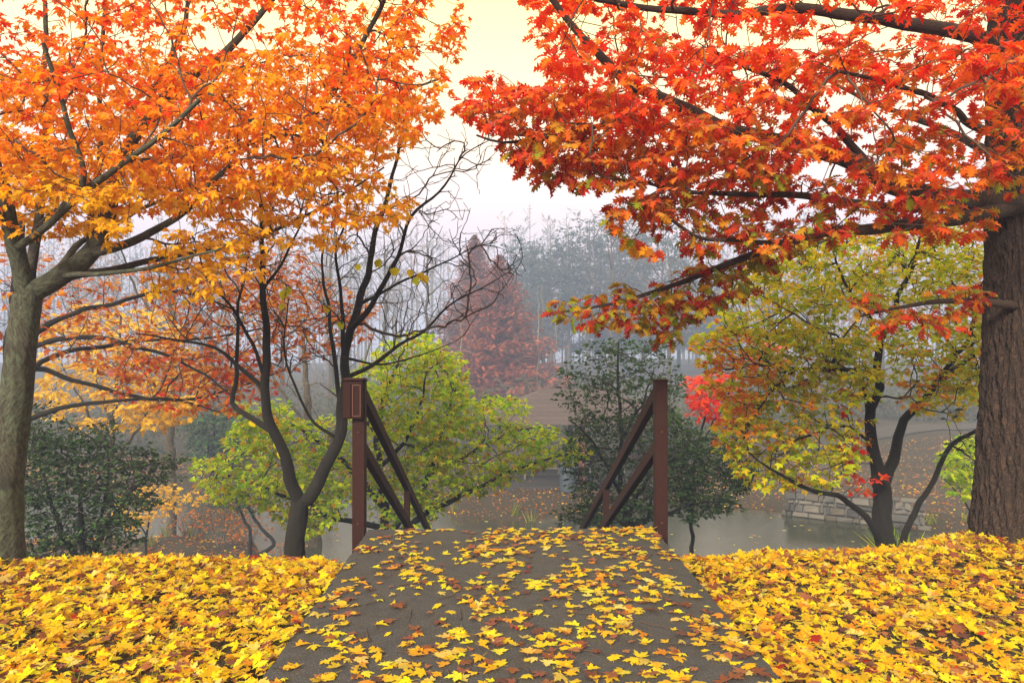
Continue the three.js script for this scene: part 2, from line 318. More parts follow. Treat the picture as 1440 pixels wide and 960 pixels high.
// leaves at twig sites; the largest seen become parts of their own, the rest one mass
const _q = new THREE.Matrix4(), _x = V(0, 0, 0), _y = V(0, 0, 0), _z = V(0, 0, 0);
function leafMatrix(p, dir, up, size, out = new THREE.Matrix4()) {
  _y.copy(dir).normalize(); _z.copy(up).addScaledVector(_y, -up.dot(_y)); if (_z.lengthSq() < 1e-6) _z.set(1, 0, 0); _z.normalize(); _x.crossVectors(_y, _z);
  return out.makeBasis(_x.clone().multiplyScalar(size), _y.clone().multiplyScalar(size), _z.clone().multiplyScalar(size)).setPosition(p);
}
const tinted = new Map();
function mass(g, mat, list, T) {                                    // many leaves of one shape as one mesh, each with its own colour
  if (!tinted.has(mat)) { const m = mat.clone(); m.vertexColors = true; tinted.set(mat, m); }
  const P0 = g.attributes.position, N0 = g.attributes.normal, U0 = g.attributes.uv, I0 = g.index.array, n = P0.count, m4 = new THREE.Matrix4(), m3 = new THREE.Matrix3(), v = V(0, 0, 0);
  const p = new Float32Array(list.length * n * 3), nn = new Float32Array(p.length), c = new Float32Array(p.length), u = U0 && mat.map ? new Float32Array(list.length * n * 2) : null, ix = new Uint32Array(list.length * I0.length);
  list.forEach((l, k) => {
    m4.multiplyMatrices(T, l.m); m3.getNormalMatrix(m4);
    for (let j = 0; j < n; j++) { const o = (k * n + j) * 3; v.fromBufferAttribute(P0, j).applyMatrix4(m4).toArray(p, o); v.fromBufferAttribute(N0, j).applyMatrix3(m3).normalize().toArray(nn, o); c[o] = l.c.r; c[o + 1] = l.c.g; c[o + 2] = l.c.b; if (u) { u[(k * n + j) * 2] = U0.getX(j); u[(k * n + j) * 2 + 1] = U0.getY(j); } }
    for (let j = 0; j < I0.length; j++) ix[k * I0.length + j] = I0[j] + k * n;
  });
  const b = new THREE.BufferGeometry(); b.setAttribute('position', new THREE.BufferAttribute(p, 3)); b.setAttribute('normal', new THREE.BufferAttribute(nn, 3)); b.setAttribute('color', new THREE.BufferAttribute(c, 3)); if (u) b.setAttribute('uv', new THREE.BufferAttribute(u, 2)); b.setIndex(new THREE.BufferAttribute(ix, 1));
  return new THREE.Mesh(b, tinted.get(mat));
}
function leaves(root, sk, { per = 3, tipPer = 5, size = .1, vary = .3, hang = .4, flat = .6, spread = .05, geos, mat, palette, parts = 0, name = 'crown', partName = 'leaf' }) {
  const R = sk.R, all = [], o = root.position;
  for (const s of sk.sites) {
    const k = s.tip ? tipPer : per, n = Math.floor(k + R());
    for (let j = 0; j < n; j++) {
      const a = R() * 6.283, dir = V(Math.cos(a) + s.d.x * .9, (R() - .5) * .7 + s.d.y * .3 - hang, Math.sin(a) + s.d.z * .9);
      const up = V((R() - .5) * 2 * (1 - flat), .35 + R() * .6, (R() - .5) * 2 * (1 - flat) + .15), sz = size * (1 - vary / 2 + vary * R());
      const p = s.p.clone().addScaledVector(dir.clone().normalize(), spread * (.5 + R()));
      all.push({ m: leafMatrix(p, dir, up, sz), p, sz, g: Math.floor(R() * geos.length), c: palette(s.t, R) });
    }
  }
  let own = new Set();
  if (parts) {
    const cells = new Map();
    all.forEach((l, k) => { const [x, y, d] = toPixel(l.p); l.d = d; if (d < .5 || x < -6 || x > 1446 || y < -6 || y > 966) return; const key = Math.floor(x / 14) * 1000 + Math.floor(y / 14), old = cells.get(key); if (old === undefined || all[old].d > d) cells.set(key, k); });
    own = new Set([...cells.values()].sort((a, b) => all[b].sz / all[b].d - all[a].sz / all[a].d).slice(0, parts));
  }
  const T = new THREE.Matrix4().makeTranslation(-o.x, -o.y, -o.z), mats = new Map();
  geos.forEach((g, gi) => {
    const list = all.filter((l, k) => l.g === gi && !own.has(k)); if (!list.length) return;
    let im; if (list.length * g.index.count > 300000) { im = new THREE.InstancedMesh(g, mat, list.length); list.forEach((l, k) => { im.setMatrixAt(k, l.m.clone().premultiply(T)); im.setColorAt(k, l.c); }); } else im = mass(g, mat, list, T); im.name = name; im.userData.kind = 'stuff'; im.castShadow = im.receiveShadow = true; root.add(im);
  });
  for (const k of own) {
    const l = all[k], key = [l.c.r, l.c.g, l.c.b].map((v) => Math.round(Math.sqrt(v) * 9)).join();
    if (!mats.has(key)) { const m = mat.clone(); m.color.copy(l.c); mats.set(key, m); }
    const m = mesh(partName, geos[l.g], mats.get(key), root); m.matrix.copy(l.m).premultiply(T); m.matrix.decompose(m.position, m.quaternion, m.scale);
  }
  return all.length;
}
// targets inside an outline drawn on the photograph, at the tree's own distance
function inside(poly, x, y) { let c = false; for (let i = 0, j = poly.length - 1; i < poly.length; j = i++) { const [a, b] = poly[i], [e, f] = poly[j]; if ((b > y) !== (f > y) && x < (e - a) * (y - b) / (f - b) + a) c = !c; } return c; }
function targets(R, poly, depth, n, { gap = 0, scale = 60, tag, seed = 0 } = {}) {
  const xs = poly.map((q) => q[0]), ys = poly.map((q) => q[1]), x0 = Math.min(...xs), x1 = Math.max(...xs), y0 = Math.min(...ys), y1 = Math.max(...ys), out = [];
  for (let tries = 0; out.length < n && tries < n * 60; tries++) {
    const x = lerp(x0, x1, R()), y = lerp(y0, y1, R()); if (!inside(poly, x, y)) continue;
    const [a, b] = typeof depth === 'function' ? depth(x, y) : depth, d = lerp(a, b, R()), p = P(x, y, d);
    const k = 1050 / (scale * (a + b) / 2);                          // clumps of about `scale` photo pixels
    if (gap > 0 && n3(p.x * k + seed, p.y * k * 2.4, p.z * k) < gap * 2 - 1) continue;
    out.push({ p, x, y, d, tag });
  }
  return out;
}
const pick = (R, list) => list[Math.floor(R() * list.length)];
const shades = (hexes) => hexes.map((h) => C(h));
function tint(c, R, k = .12) { const o = c.clone(), f = 1 + (R() - .5) * 2 * k; o.r = Math.min(.95, o.r * f); o.g = Math.min(.95, o.g * f * (1 + (R() - .5) * k)); o.b = Math.min(.95, o.b * f); return o; }

// ---------------------------------------------------------------- the lie of the land (d = distance ahead of the camera)
const WATER = -4.05;
const SLAB = { x0: -.84, x1: .99, far: 4.8 };
const crest = (x) => 4.2 - .12 * Math.max(0, 1 - Math.abs(x - .075) / 1.6) + .14 * Math.max(0, x - 1.2) + .04 * Math.sin(x * 2.3) + .05 * n2(x * .9, 3);
function shore(x, d) {                                              // above 0 in the pond, in metres from its rim
  const nearRim = lerp(20.4, 13.5, sst(-6.8, -4, x)) + 5.4 * sst(7.2, 9.6, x) + .5 * n2(x * .4, 1);
  const farRim = 22.4 + 4.8 * sst(-1.1, -2.8, x) + 2.2 * sst(3.2, 5, x) - 1.5 * sst(6.5, 9, x) - 3.2 * sst(9, 13.5, x) + .35 * n2(x * .5, 8);
  return Math.min(d - nearRim, farRim - d);
}
function terrain(x, z) {
  const d = -z, t = d - crest(x);
  let y = -.085 + .07 * sst(2.2, 3.6, x) + .012 * n2(x * 1.3, z * 1.3);
  if (t > 0) y += -.47 * (Math.sqrt(t * t + .12) - Math.sqrt(.12));
  if (d < 8) return y;
  const w = shore(x, d);
  let b = w > 0 ? WATER - Math.min(.9, w * .4) : WATER + Math.min(.32, -w * .22) + .05 * n2(x * .7, z * .7);
  if (d > 28) b += (d - 28) * .008 + .25 * n2(x * .08, z * .08) * sst(28, 40, d);
  b += .9 * sst(12, 22, x) * sst(24, 34, d);
  return Math.max(y, b);
}
function groundGeometry() {
  const zs = [], xs = [];
  for (let d = -6; d < 165;) { zs.push(-d); d += d < 7 ? .12 : d < 30 ? .25 : d < 50 ? .8 : 3; }
  for (let x = 0; x < 120;) { xs.push(x); x += x < 5 ? .12 : x < 16 ? .3 : x < 30 ? 1 : 4; }
  const all = [...xs.slice(1).map((x) => -x).reverse(), ...xs], p = [], u = [], i = [], w = all.length;
  for (const z of zs) for (const x of all) { p.push(x, terrain(x, z) - (x > SLAB.x0 - .06 && x < SLAB.x1 + .06 && -z < SLAB.far + .1 ? .08 : 0), z); u.push(x, z); }
  for (let a = 0; a < zs.length - 1; a++) for (let b = 0; b < w - 1; b++) { const k = a * w + b; i.push(k, k + 1, k + w, k + 1, k + w + 1, k + w); }
  const g = new THREE.BufferGeometry(); g.setAttribute('position', new THREE.Float32BufferAttribute(p, 3)); g.setAttribute('uv', new THREE.Float32BufferAttribute(u, 2)); g.setIndex(i); g.computeVertexNormals(); return g;
}
structure('ground', groundGeometry(), MAT.soil, 'brown leaf-strewn earth falling from the lawn to the pond');
{ const g = new THREE.PlaneGeometry(46, 20, 1, 1); const uv = g.attributes.uv; for (let k = 0; k < 4; k++) uv.setXY(k, uv.getX(k) * 46, uv.getY(k) * 20); g.rotateX(-Math.PI / 2); g.translate(-2, WATER, -21); structure('pond', g, MAT.water, 'still grey green pond water below the slope'); }

// concrete landing with worn rim, and the flight below it
{
  const w = SLAB.x1 - SLAB.x0, l = SLAB.far + 5, g = new THREE.BoxGeometry(w, .16, l, 60, 2, 200), p = g.attributes.position, uv = g.attributes.uv;
  const cx = (SLAB.x0 + SLAB.x1) / 2, cz = (5 - SLAB.far) / 2;
  for (let k = 0; k < p.count; k++) {
    let x = p.getX(k) + cx, y = p.getY(k) - .08, z = p.getZ(k) + cz;
    const e = Math.min(x - SLAB.x0, SLAB.x1 - x, z + SLAB.far), rim = e < .02 ? 1 : 0;
    if (y > -.01) y -= rim * .006;
    if (rim && y > -.05) { const s = .006 * n3(x * 14, z * 14, 1); if (x < SLAB.x0 + .02 || x > SLAB.x1 - .02) x += s; else z += s; }
    p.setXYZ(k, x, y, z); uv.setXY(k, x + y, z + y);
  }
  g.computeVertexNormals();
  structure('path', g, MAT.concrete, 'dark concrete landing strewn with leaves');
}
const PITCH = 2.07 / 4.65, POST_D = 4.8;
{
  const steps = thing('concrete_stairs', 'concrete steps going down from the landing to the pond', 'stairs', V(.075, 0, -SLAB.far));
  for (let k = 0; k < 22; k++) { const g = new RoundedBoxGeometry(1.83, .3, .42, 1, .012); const uv = g.attributes.uv; for (let j = 0; j < uv.count; j++) uv.setXY(j, uv.getX(j) * 1.8, uv.getY(j) * .4); g.translate(0, -.15 - .163 * (k + 1), -.183 - .366 * k); mesh('step', g, MAT.concrete, steps); }
}
function bar(name, a, b, w, h, parent, mat = MAT.steel) {          // square tube from a to b, w across x, h in its own upright plane
  const L = a.distanceTo(b), g = new RoundedBoxGeometry(w, h, L, 2, .006), uv = g.attributes.uv; for (let j = 0; j < uv.count; j++) uv.setXY(j, uv.getX(j) * .15, uv.getY(j) * L * .6);
  const m = mesh(name, g, mat, parent); m.position.copy(a).lerp(b, .5); m.rotation.x = Math.atan2(b.y - a.y, -(b.z - a.z)); return m;
}
function handrail(x, label, box) {
  const r = thing('stair_handrail', label, 'handrail', V(x, 0, -POST_D), 'handrails of the stairs'), top = .945, q = (d, h) => V(0, h - PITCH * d, -d);
  bar('post', V(0, -.5, 0), V(0, top, 0), .08, .08, r).rotation.x = Math.PI / 2;
  mesh('post_cap', new RoundedBoxGeometry(.09, .014, .09, 1, .004), MAT.steel, r).position.set(0, top + .004, 0);
  bar('top_rail', q(.04, top - .045), q(7.0, top - .045), .05, .085, r);
  bar('lower_rail', q(.04, .545), q(7.0, .545), .05, .08, r);
  for (const d of [2.45, 4.9, 7.0]) { const a = q(d, top - .07), b = q(d, -.35); bar('post', b, a, .055, .055, r).rotation.x = Math.PI / 2; }
  for (const [h, y] of [[.62, 0], [.04, 0]]) mesh('bolt', new THREE.CylinderGeometry(.008, .008, .006, 8), MAT.steelRim, r).position.set(0, h, .043);
  if (box) {
    const k = new THREE.Group(); k.name = 'junction_box'; k.position.set(-.028, top - .118, .03); k.userData.label = 'small brown steel box with framed side door on the post head'; r.add(k);
    mesh('case', new RoundedBoxGeometry(.122, .235, .12, 2, .006), MAT.steel, k).position.set(-.0, 0, 0);
    mesh('lid', new RoundedBoxGeometry(.132, .014, .132, 1, .004), MAT.steel, k).position.set(0, .13, 0);
    mesh('cover_plate', new RoundedBoxGeometry(.05, .22, .012, 1, .003), MAT.steel, k).position.set(-.034, -.002, .062);
    for (const s of [-1, 1]) mesh('door_frame', new RoundedBoxGeometry(.006, .2, .008, 1, .002), MAT.steelRim, k).position.set(.026 + s * .024, -.002, .062);
    for (const s of [-1, 1]) mesh('door_frame', new RoundedBoxGeometry(.042, .006, .008, 1, .002), MAT.steelRim, k).position.set(.026, -.002 + s * .097, .062);
  }
  return r;
}
handrail(-.9, 'rust brown steel stair handrail with a small box on its post', true);
handrail(1.035, 'rust brown steel stair handrail with a plain capped post', false);

// dry stone wall at the water's edge
{
  const a = V(8.9, 0, -22.9), b = V(12.0, 0, -21), R = rng(77), w = thing('stone_wall', 'low pale grey dry stone wall along the pond edge', 'wall', V(10.6, WATER, -21.85));
  const along = b.clone().sub(a), L = along.length(); along.normalize(); const turn = Math.atan2(-along.z, along.x);
  const mats = ['#7d7e7b', '#6f7272', '#8c8b86', '#606164', '#757168', '#555659'].map((h) => std({ color: C(h), map: scaled(rustTex, 3, 3), bumpMap: scaled(rustTex, 3, 3), bumpScale: .01, roughness: .95 }));
  const backing = mesh('core', new RoundedBoxGeometry(L - .1, 1.0, .3, 2, .04), std({ color: C('#72706c'), roughness: 1 }), w); backing.rotation.y = turn; backing.position.set(0, .12, -.18);
  let y = -.32;
  while (y < .6) {
    const h = .1 + R() * .15; let s = -R() * .2;
    while (s < L) {
      const l = .13 + R() * R() * .5, g = new RoundedBoxGeometry(l - .035, h - .03, .22 + R() * .06, 2, .03), p = g.attributes.position, sd = R() * 99;
      for (let k = 0; k < p.count; k++) { const x = p.getX(k), q = p.getY(k), z = p.getZ(k); p.setXYZ(k, x + .018 * n3(x * 7, q * 7, sd), q + .03 * n3(x * 6, z * 6, sd + 4), z + .03 * n3(x * 5, q * 5, sd + 8)); }
      g.computeVertexNormals();
      const m = mesh('stone', g, pick(R, mats), w), c = a.clone().addScaledVector(along, s + l / 2); m.position.set(c.x - w.position.x, y + h / 2, c.z - w.position.z + .02 * R()); m.rotation.y = turn; s += l;
    }
    y += h;
  }
  let s = 0; while (s < L) { const l = .35 + R() * .3, g = new RoundedBoxGeometry(l - .02, .07, .36, 2, .02), m = mesh('coping_stone', g, pick(R, mats), w), c = a.clone().addScaledVector(along, s + l / 2); m.position.set(c.x - w.position.x, y + .035, c.z - w.position.z - .04); m.rotation.y = turn + (R() - .5) * .04; s += l; }
}
// open picnic pavilion across the water
{
  const at = V(2.85, terrain(2.85, -28) - .02, -28), p = thing('picnic_pavilion', 'open picnic pavilion with brown hipped roof across the pond', 'pavilion', at);
  const wood = std({ color: C('#7a5348'), map: scaled(rustTex, 1, 1), roughness: .8 }), roofMats = ['#54484a', '#574a4c', '#514547'].map((h) => std({ color: C(h), map: scaled(rustTex, 1, 1), roughness: .9 }));
  mesh('floor_slab', new RoundedBoxGeometry(6.4, .16, 5, 1, .02), MAT.concrete, p).position.y = .06;
  for (const x of [-2.8, 0, 2.8]) for (const z of [-2.1, 2.1]) mesh('post', new RoundedBoxGeometry(.2, 2.2, .2, 1, .01), wood, p).position.set(x, 1.2, z);
  for (const z of [-2.1, 2.1]) mesh('beam', new RoundedBoxGeometry(6.1, .22, .12, 1, .01), wood, p).position.set(0, 2.4, z);
  for (const x of [-2.8, 2.8]) mesh('beam', new RoundedBoxGeometry(.12, .22, 4.1, 1, .01), wood, p).position.set(x, 2.4, 0);
  for (let k = 0; k < 9; k++) {                                     // hipped roof in overlapping courses
    const a = k / 9, b = (k + 1) / 9, q = (t, up) => [[-3.5 + 2.3 * t, 3 * (1 - t)], [3.5 - 2.3 * t, 3 * (1 - t)], [3.5 - 2.3 * t, -3 * (1 - t)], [-3.5 + 2.3 * t, -3 * (1 - t)]].map(([x, z]) => [x, 2.3 + 1.05 * t + up, z]);
    const lo = q(a, .008), hi = q(b, .001), under = q(a, .0), v = [], i = [];
    for (const s of [lo, hi, under]) for (const c of s) v.push(...c);
    for (let e = 0; e < 4; e++) { const f = (e + 1) % 4; i.push(e, f, 4 + e, f, 4 + f, 4 + e, 8 + e, 8 + f, e, 8 + f, f, e); }
    const g = new THREE.BufferGeometry(); g.setAttribute('position', new THREE.Float32BufferAttribute(v, 3)); g.setAttribute('uv', new THREE.Float32BufferAttribute(v.flatMap((_, n) => n % 3 ? [] : [v[n], v[n + 2]]), 2)); g.setIndex(i);
    const flat = g.toNonIndexed(); flat.computeVertexNormals(); mesh('roof_course', flat, roofMats[k % 3], p);
  }
  for (const [x, z, label] of [[-1.3, .6, 'grey wooden picnic table at the open front of the pavilion'], [1.2, -.6, 'grey wooden picnic table deep inside the pavilion']]) {
    const t = thing('picnic_table', label, 'picnic table', at.clone().add(V(x, .14, z))), m = std({ color: C('#5f5a55'), roughness: .85 });
    for (let k = 0; k < 5; k++) mesh('plank', new RoundedBoxGeometry(1.8, .04, .135, 1, .006), m, t).position.set(0, .74, (k - 2) * .145);
    for (const s of [-1, 1]) { for (const j of [0, 1]) mesh('seat_plank', new RoundedBoxGeometry(1.8, .04, .13, 1, .006), m, t).position.set(0, .44, s * (.62 + j * .14)); }
    for (const e of [-.65, .65]) { for (const s of [-1, 1]) { const l = mesh('leg', new RoundedBoxGeometry(.05, .82, .09, 1, .006), m, t); l.position.set(e, .36, s * .38); l.rotation.x = -s * .5; } mesh('cross_brace', new RoundedBoxGeometry(.05, .09, 1.6, 1, .006), m, t).position.set(e + .05, .4, 0); }
  }
  const bin = thing('litter_bin', 'blue grey litter bin beside the pavilion post', 'litter bin', V(2.3, terrain(2.3, -25.2), -25.2)), bm = std({ color: C('#38434d'), roughness: .6 });
  mesh('drum', new THREE.LatheGeometry([[0, 0], [.25, 0], [.27, .04], [.28, .45], [.29, .5], [.28, .55], [.3, .92], [.29, .94], [0, .94]].map(([a, b]) => new THREE.Vector2(a, b)), 24), bm, bin);
  mesh('lid', new THREE.LatheGeometry([[.32, .93], [.32, .98], [.22, 1.08], [.1, 1.12], [0, 1.12]].map(([a, b]) => new THREE.Vector2(a, b)), 24), bm, bin);
}
// asphalt footpath behind the wall
{
  const p = [], u = [], i = [], m = 40;
  for (let k = 0; k <= m; k++) { const x = lerp(9, 34, k / m), d0 = 33 + .1 * (x - 9) + Math.sin(k * .2) * .4; for (const e of [0, .5, 1]) { const d = d0 + e * 2.4; p.push(x, terrain(x, -d) + .03, -d); u.push(x, d); } }
  for (let k = 0; k < m; k++) for (const e of [0, 1]) { const a = k * 3 + e; i.push(a, a + 3, a + 1, a + 1, a + 3, a + 4); }
  const g = new THREE.BufferGeometry(); g.setAttribute('position', new THREE.Float32BufferAttribute(p, 3)); g.setAttribute('uv', new THREE.Float32BufferAttribute(u, 2)); g.setIndex(i); g.computeVertexNormals();
  structure('footpath', g, std({ color: C('#6b6666'), map: scaled(concreteTex, .7, .7), roughness: .9 }), 'grey footpath beyond the stone wall');
}

// ---------------------------------------------------------------- near maple with orange leaves, over the left of the lawn
const line = (list) => list.map(([x, y, d]) => P(x, y, d));
{
  const base = P(6, 786, 4.32); base.y = terrain(base.x, base.z) - .05;
  const t = thing('maple_tree', 'big maple with grey lichened trunk and bright orange leaves on the lawn', 'tree', base), s = new Skeleton(101);
  const tr = s.limb([base, P(9, 700, 4.32), P(17, 590, 4.32), P(30, 490, 4.33), P(38, 415, 4.36)], .1, .076, { name: 'trunk', wob: .01, step: .03 });
  const fork = tr[tr.length - 1];
  const L = (pts, a, b, from = 'near', sides = 9) => s.limb(line(pts), a, b, { from, sides });
  L([[38, 415, 4.36], [22, 350, 4.3], [6, 285, 4.2], [-16, 200, 4.1], [-30, 90, 4.0], [-20, -60, 3.9]], .055, .022, fork, 14);
  const main = L([[38, 415, 4.36], [80, 392, 4.4], [128, 355, 4.5], [152, 300, 4.6], [166, 225, 4.7], [198, 180, 4.75], [248, 118, 4.8], [300, 84, 4.8], [360, 28, 4.8], [410, -40, 4.8]], .064, .014, fork, 14);
  L([[128, 355, 4.5], [172, 345, 4.4], [220, 322, 4.3], [262, 292, 4.2], [292, 262, 4.15], [330, 225, 4.0]], .032, .011);
  L([[198, 180, 4.75], [214, 130, 4.9], [236, 92, 5.0], [262, 20, 5.1], [270, -60, 5.2]], .028, .011);
  L([[38, 415, 4.36], [50, 330, 4.6], [62, 230, 4.8], [66, 140, 4.9], [64, 50, 5.0], [60, -60, 5.1]], .034, .011);
  L([[128, 355, 4.5], [134, 260, 5.0], [142, 180, 5.2], [140, 110, 5.2], [146, 10, 5.2], [150, -70, 5.2]], .026, .011);
  L([[80, 392, 4.4], [160, 378, 4.9], [250, 358, 5.2], [330, 345, 5.4], [400, 318, 5.5], [470, 282, 5.6], [540, 235, 5.7]], .03, .007);
  L([[250, 118, 4.8], [330, 150, 4.6], [398, 192, 4.4], [440, 160, 4.3], [480, 112, 4.2], [505, 70, 4.2], [542, -5, 4.15], [560, -60, 4.1]], .028, .011);
  L([[166, 225, 4.7], [250, 225, 5.0], [330, 210, 5.2], [400, 185, 5.4], [490, 160, 5.5], [570, 128, 5.5], [620, 110, 5.5]], .03, .008);
  L([[50, 330, 4.6], [100, 280, 4.2], [150, 245, 3.9], [215, 200, 3.7], [280, 140, 3.6]], .03, .01);
  L([[22, 350, 4.3], [70, 312, 4.0], [115, 255, 3.8], [90, 150, 3.7], [60, 60, 3.6]], .025, .01);
  L([[80, 392, 4.4], [140, 385, 4.1], [210, 378, 4.0], [270, 360, 3.9], [310, 350, 3.9]], .019, .006);
  L([[38, 415, 4.36], [80, 380, 4.9], [130, 330, 5.3], [210, 290, 5.7], [300, 250, 6.0], [400, 245, 6.2]], .03, .008);
  const R = s.R, dep = (x) => [3.5, 6.0 - .0006 * Math.abs(x - 200)];
  const T = [
    ...targets(R, [[-260, -260], [480, -260], [640, -60], [652, 40], [600, 175], [545, 215], [470, 250], [330, 250], [-150, 300], [-260, 120]], dep, 1800, { gap: .3, scale: 50 }),
    ...targets(R, [[-10, 90], [560, 60], [590, 190], [500, 235], [330, 285], [120, 270], [-10, 260]], [3.7, 5.6], 900, { gap: .32, scale: 45 }),
    ...targets(R, [[-60, 260], [330, 245], [520, 230], [600, 300], [480, 345], [300, 330], [250, 290], [60, 330], [-60, 330]], [4.0, 6.0], 360, { gap: .44, scale: 40 }),
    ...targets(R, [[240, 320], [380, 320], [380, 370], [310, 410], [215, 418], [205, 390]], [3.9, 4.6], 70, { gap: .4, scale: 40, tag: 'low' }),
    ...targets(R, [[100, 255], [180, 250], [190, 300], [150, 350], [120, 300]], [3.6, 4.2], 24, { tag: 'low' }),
  ];
  T.sort(() => R() - .5);
  s.grow(T, { lift: .25, jitter: .13, leafy: .34, max: 2.6 }).finish(.0021, 2.5);
  s.build(t, { limbMat: MAT.mapleBark, trunkMat: MAT.mapleBark, twigMat: MAT.twig, lichen: .22, trunkSides: 40,
    trunkBump: (p, q) => 1 + .05 * n3(p.x * 5 + q.x * 1.6, p.y * 3, p.z * 5 + q.z * 1.6) + .02 * n3(q.x * 9, p.y * 9, q.z * 9) + .5 * Math.exp(-p.y * 9) * (.4 + .4 * Math.sin(Math.atan2(q.z, q.x) * 4 + 1)) });
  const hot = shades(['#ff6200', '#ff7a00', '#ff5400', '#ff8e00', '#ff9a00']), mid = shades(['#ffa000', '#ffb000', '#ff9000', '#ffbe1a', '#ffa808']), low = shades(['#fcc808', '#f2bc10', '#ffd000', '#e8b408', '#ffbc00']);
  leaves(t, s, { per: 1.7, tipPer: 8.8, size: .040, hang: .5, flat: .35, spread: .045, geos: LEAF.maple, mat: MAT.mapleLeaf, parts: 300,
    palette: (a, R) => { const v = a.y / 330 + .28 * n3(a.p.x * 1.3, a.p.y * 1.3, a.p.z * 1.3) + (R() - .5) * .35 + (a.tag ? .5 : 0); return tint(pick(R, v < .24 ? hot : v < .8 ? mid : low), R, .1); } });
}
// ---------------------------------------------------------------- near red oak
{
  const base = P(1452, 765, 4.75); base.y = terrain(base.x, base.z) - .06;
  const t = thing('oak_tree', 'large oak with furrowed brown trunk and red leaves spreading over the lawn', 'tree', base), s = new Skeleton(202);
  const c = (y, x = 1464) => P(x, y, 4.75);
  const tr = s.limb([base, c(680, 1456), c(560, 1460), c(440, 1463), c(300, 1463), c(150, 1463), c(0, 1462), c(-160, 1460), c(-300, 1462)], .335, .25, { name: 'trunk', wob: .006, step: .03 });
  const L = (pts, a, b, from = 'near', sides = 10) => s.limb(line(pts), a, b, { from, sides });
  L([[1440, 290, 4.6], [1385, 282, 4.5], [1310, 272, 4.4], [1240, 252, 4.3], [1200, 228, 4.25], [1110, 200, 4.15], [1030, 180, 4.05], [985, 162, 4.0], [930, 138, 3.9], [885, 118, 3.8], [840, 75, 3.7], [800, 30, 3.65], [770, -10, 3.6]], .085, .014, 'near', 14);
  L([[1030, 180, 4.05], [960, 178, 3.95], [890, 172, 3.85], [820, 180, 3.7], [760, 192, 3.6], [705, 200, 3.5], [670, 190, 3.45]], .024, .005);
  L([[1385, 282, 4.5], [1300, 290, 4.2], [1200, 282, 4.0], [1120, 270, 3.85], [1040, 272, 3.75], [960, 268, 3.7], [900, 255, 3.65]], .04, .007);
  L([[1440, 305, 4.55], [1385, 302, 4.4], [1310, 312, 4.2], [1230, 318, 4.05], [1150, 330, 3.9], [1090, 345, 4.0], [1030, 368, 4.1], [960, 395, 4.2], [890, 418, 4.25], [830, 432, 4.3], [778, 440, 4.35]], .055, .005);
  L([[1090, 345, 3.8], [1040, 340, 3.65], [980, 335, 3.55], [930, 300, 3.45], [880, 285, 3.4]], .018, .005);
  L([[1440, 75, 4.6], [1380, 55, 4.4], [1300, 35, 4.1], [1200, 22, 3.9], [1120, 12, 3.8], [1040, 22, 3.7], [960, 15, 3.6], [880, 5, 3.5], [800, -10, 3.4], [730, -20, 3.35]], .06, .008);
  L([[1240, 252, 4.3], [1190, 200, 4.2], [1160, 165, 4.1], [1120, 130, 3.9], [1060, 100, 3.7], [1000, 70, 3.5]], .028, .007);
  L([[1440, 430, 4.55], [1390, 425, 4.5], [1330, 424, 4.45], [1270, 432, 4.35], [1210, 445, 4.25]], .035, .006);
  L([[1440, 200, 4.6], [1390, 185, 4.3], [1330, 150, 3.9], [1260, 120, 3.6], [1180, 100, 3.3]], .035, .007);
  L([[1440, -100, 4.6], [1300, -130, 4.4], [1100, -120, 4.2], [900, -80, 3.9], [780, -50, 3.7]], .06, .008);
  L([[1440, 20, 4.6], [1480, -60, 4.2], [1560, -100, 3.9]], .05, .01);
  L([[1440, 240, 4.6], [1400, 215, 5.1], [1320, 180, 5.5], [1220, 140, 5.8], [1120, 90, 5.9]], .045, .008);
  const R = s.R;
  const T = [
    ...targets(R, [[690, -10], [760, 28], [745, 45], [790, 95], [860, 100], [1010, 90], [1200, 95], [1440, 130], [1560, 150], [1560, -250], [760, -200]], [3.1, 5.6], 780, { gap: .42, scale: 60 }),
    ...targets(R, [[770, 70], [1000, 60], [1440, 70], [1500, 260], [1380, 270], [1200, 235], [1040, 190], [940, 200], [870, 150], [790, 120]], [3.1, 4.6], 330, { gap: .46, scale: 50 }),
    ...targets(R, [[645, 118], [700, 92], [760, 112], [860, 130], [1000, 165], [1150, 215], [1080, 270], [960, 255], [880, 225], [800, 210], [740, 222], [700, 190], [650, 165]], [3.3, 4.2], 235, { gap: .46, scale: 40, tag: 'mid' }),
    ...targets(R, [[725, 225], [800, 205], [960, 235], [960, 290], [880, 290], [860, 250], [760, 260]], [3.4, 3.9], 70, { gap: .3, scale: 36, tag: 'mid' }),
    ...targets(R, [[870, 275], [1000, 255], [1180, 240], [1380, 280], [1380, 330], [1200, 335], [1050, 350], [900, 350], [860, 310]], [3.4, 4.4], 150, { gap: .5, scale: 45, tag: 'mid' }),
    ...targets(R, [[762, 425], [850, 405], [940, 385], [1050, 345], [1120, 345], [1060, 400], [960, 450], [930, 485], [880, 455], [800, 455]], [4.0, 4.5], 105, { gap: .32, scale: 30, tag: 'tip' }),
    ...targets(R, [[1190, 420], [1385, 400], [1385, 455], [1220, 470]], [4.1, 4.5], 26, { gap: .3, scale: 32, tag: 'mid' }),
  ];
  T.sort(() => R() - .5);
  s.grow(T, { lift: .05, jitter: .14, leafy: .3, max: 2.2 }).finish(.0023, 2.5);
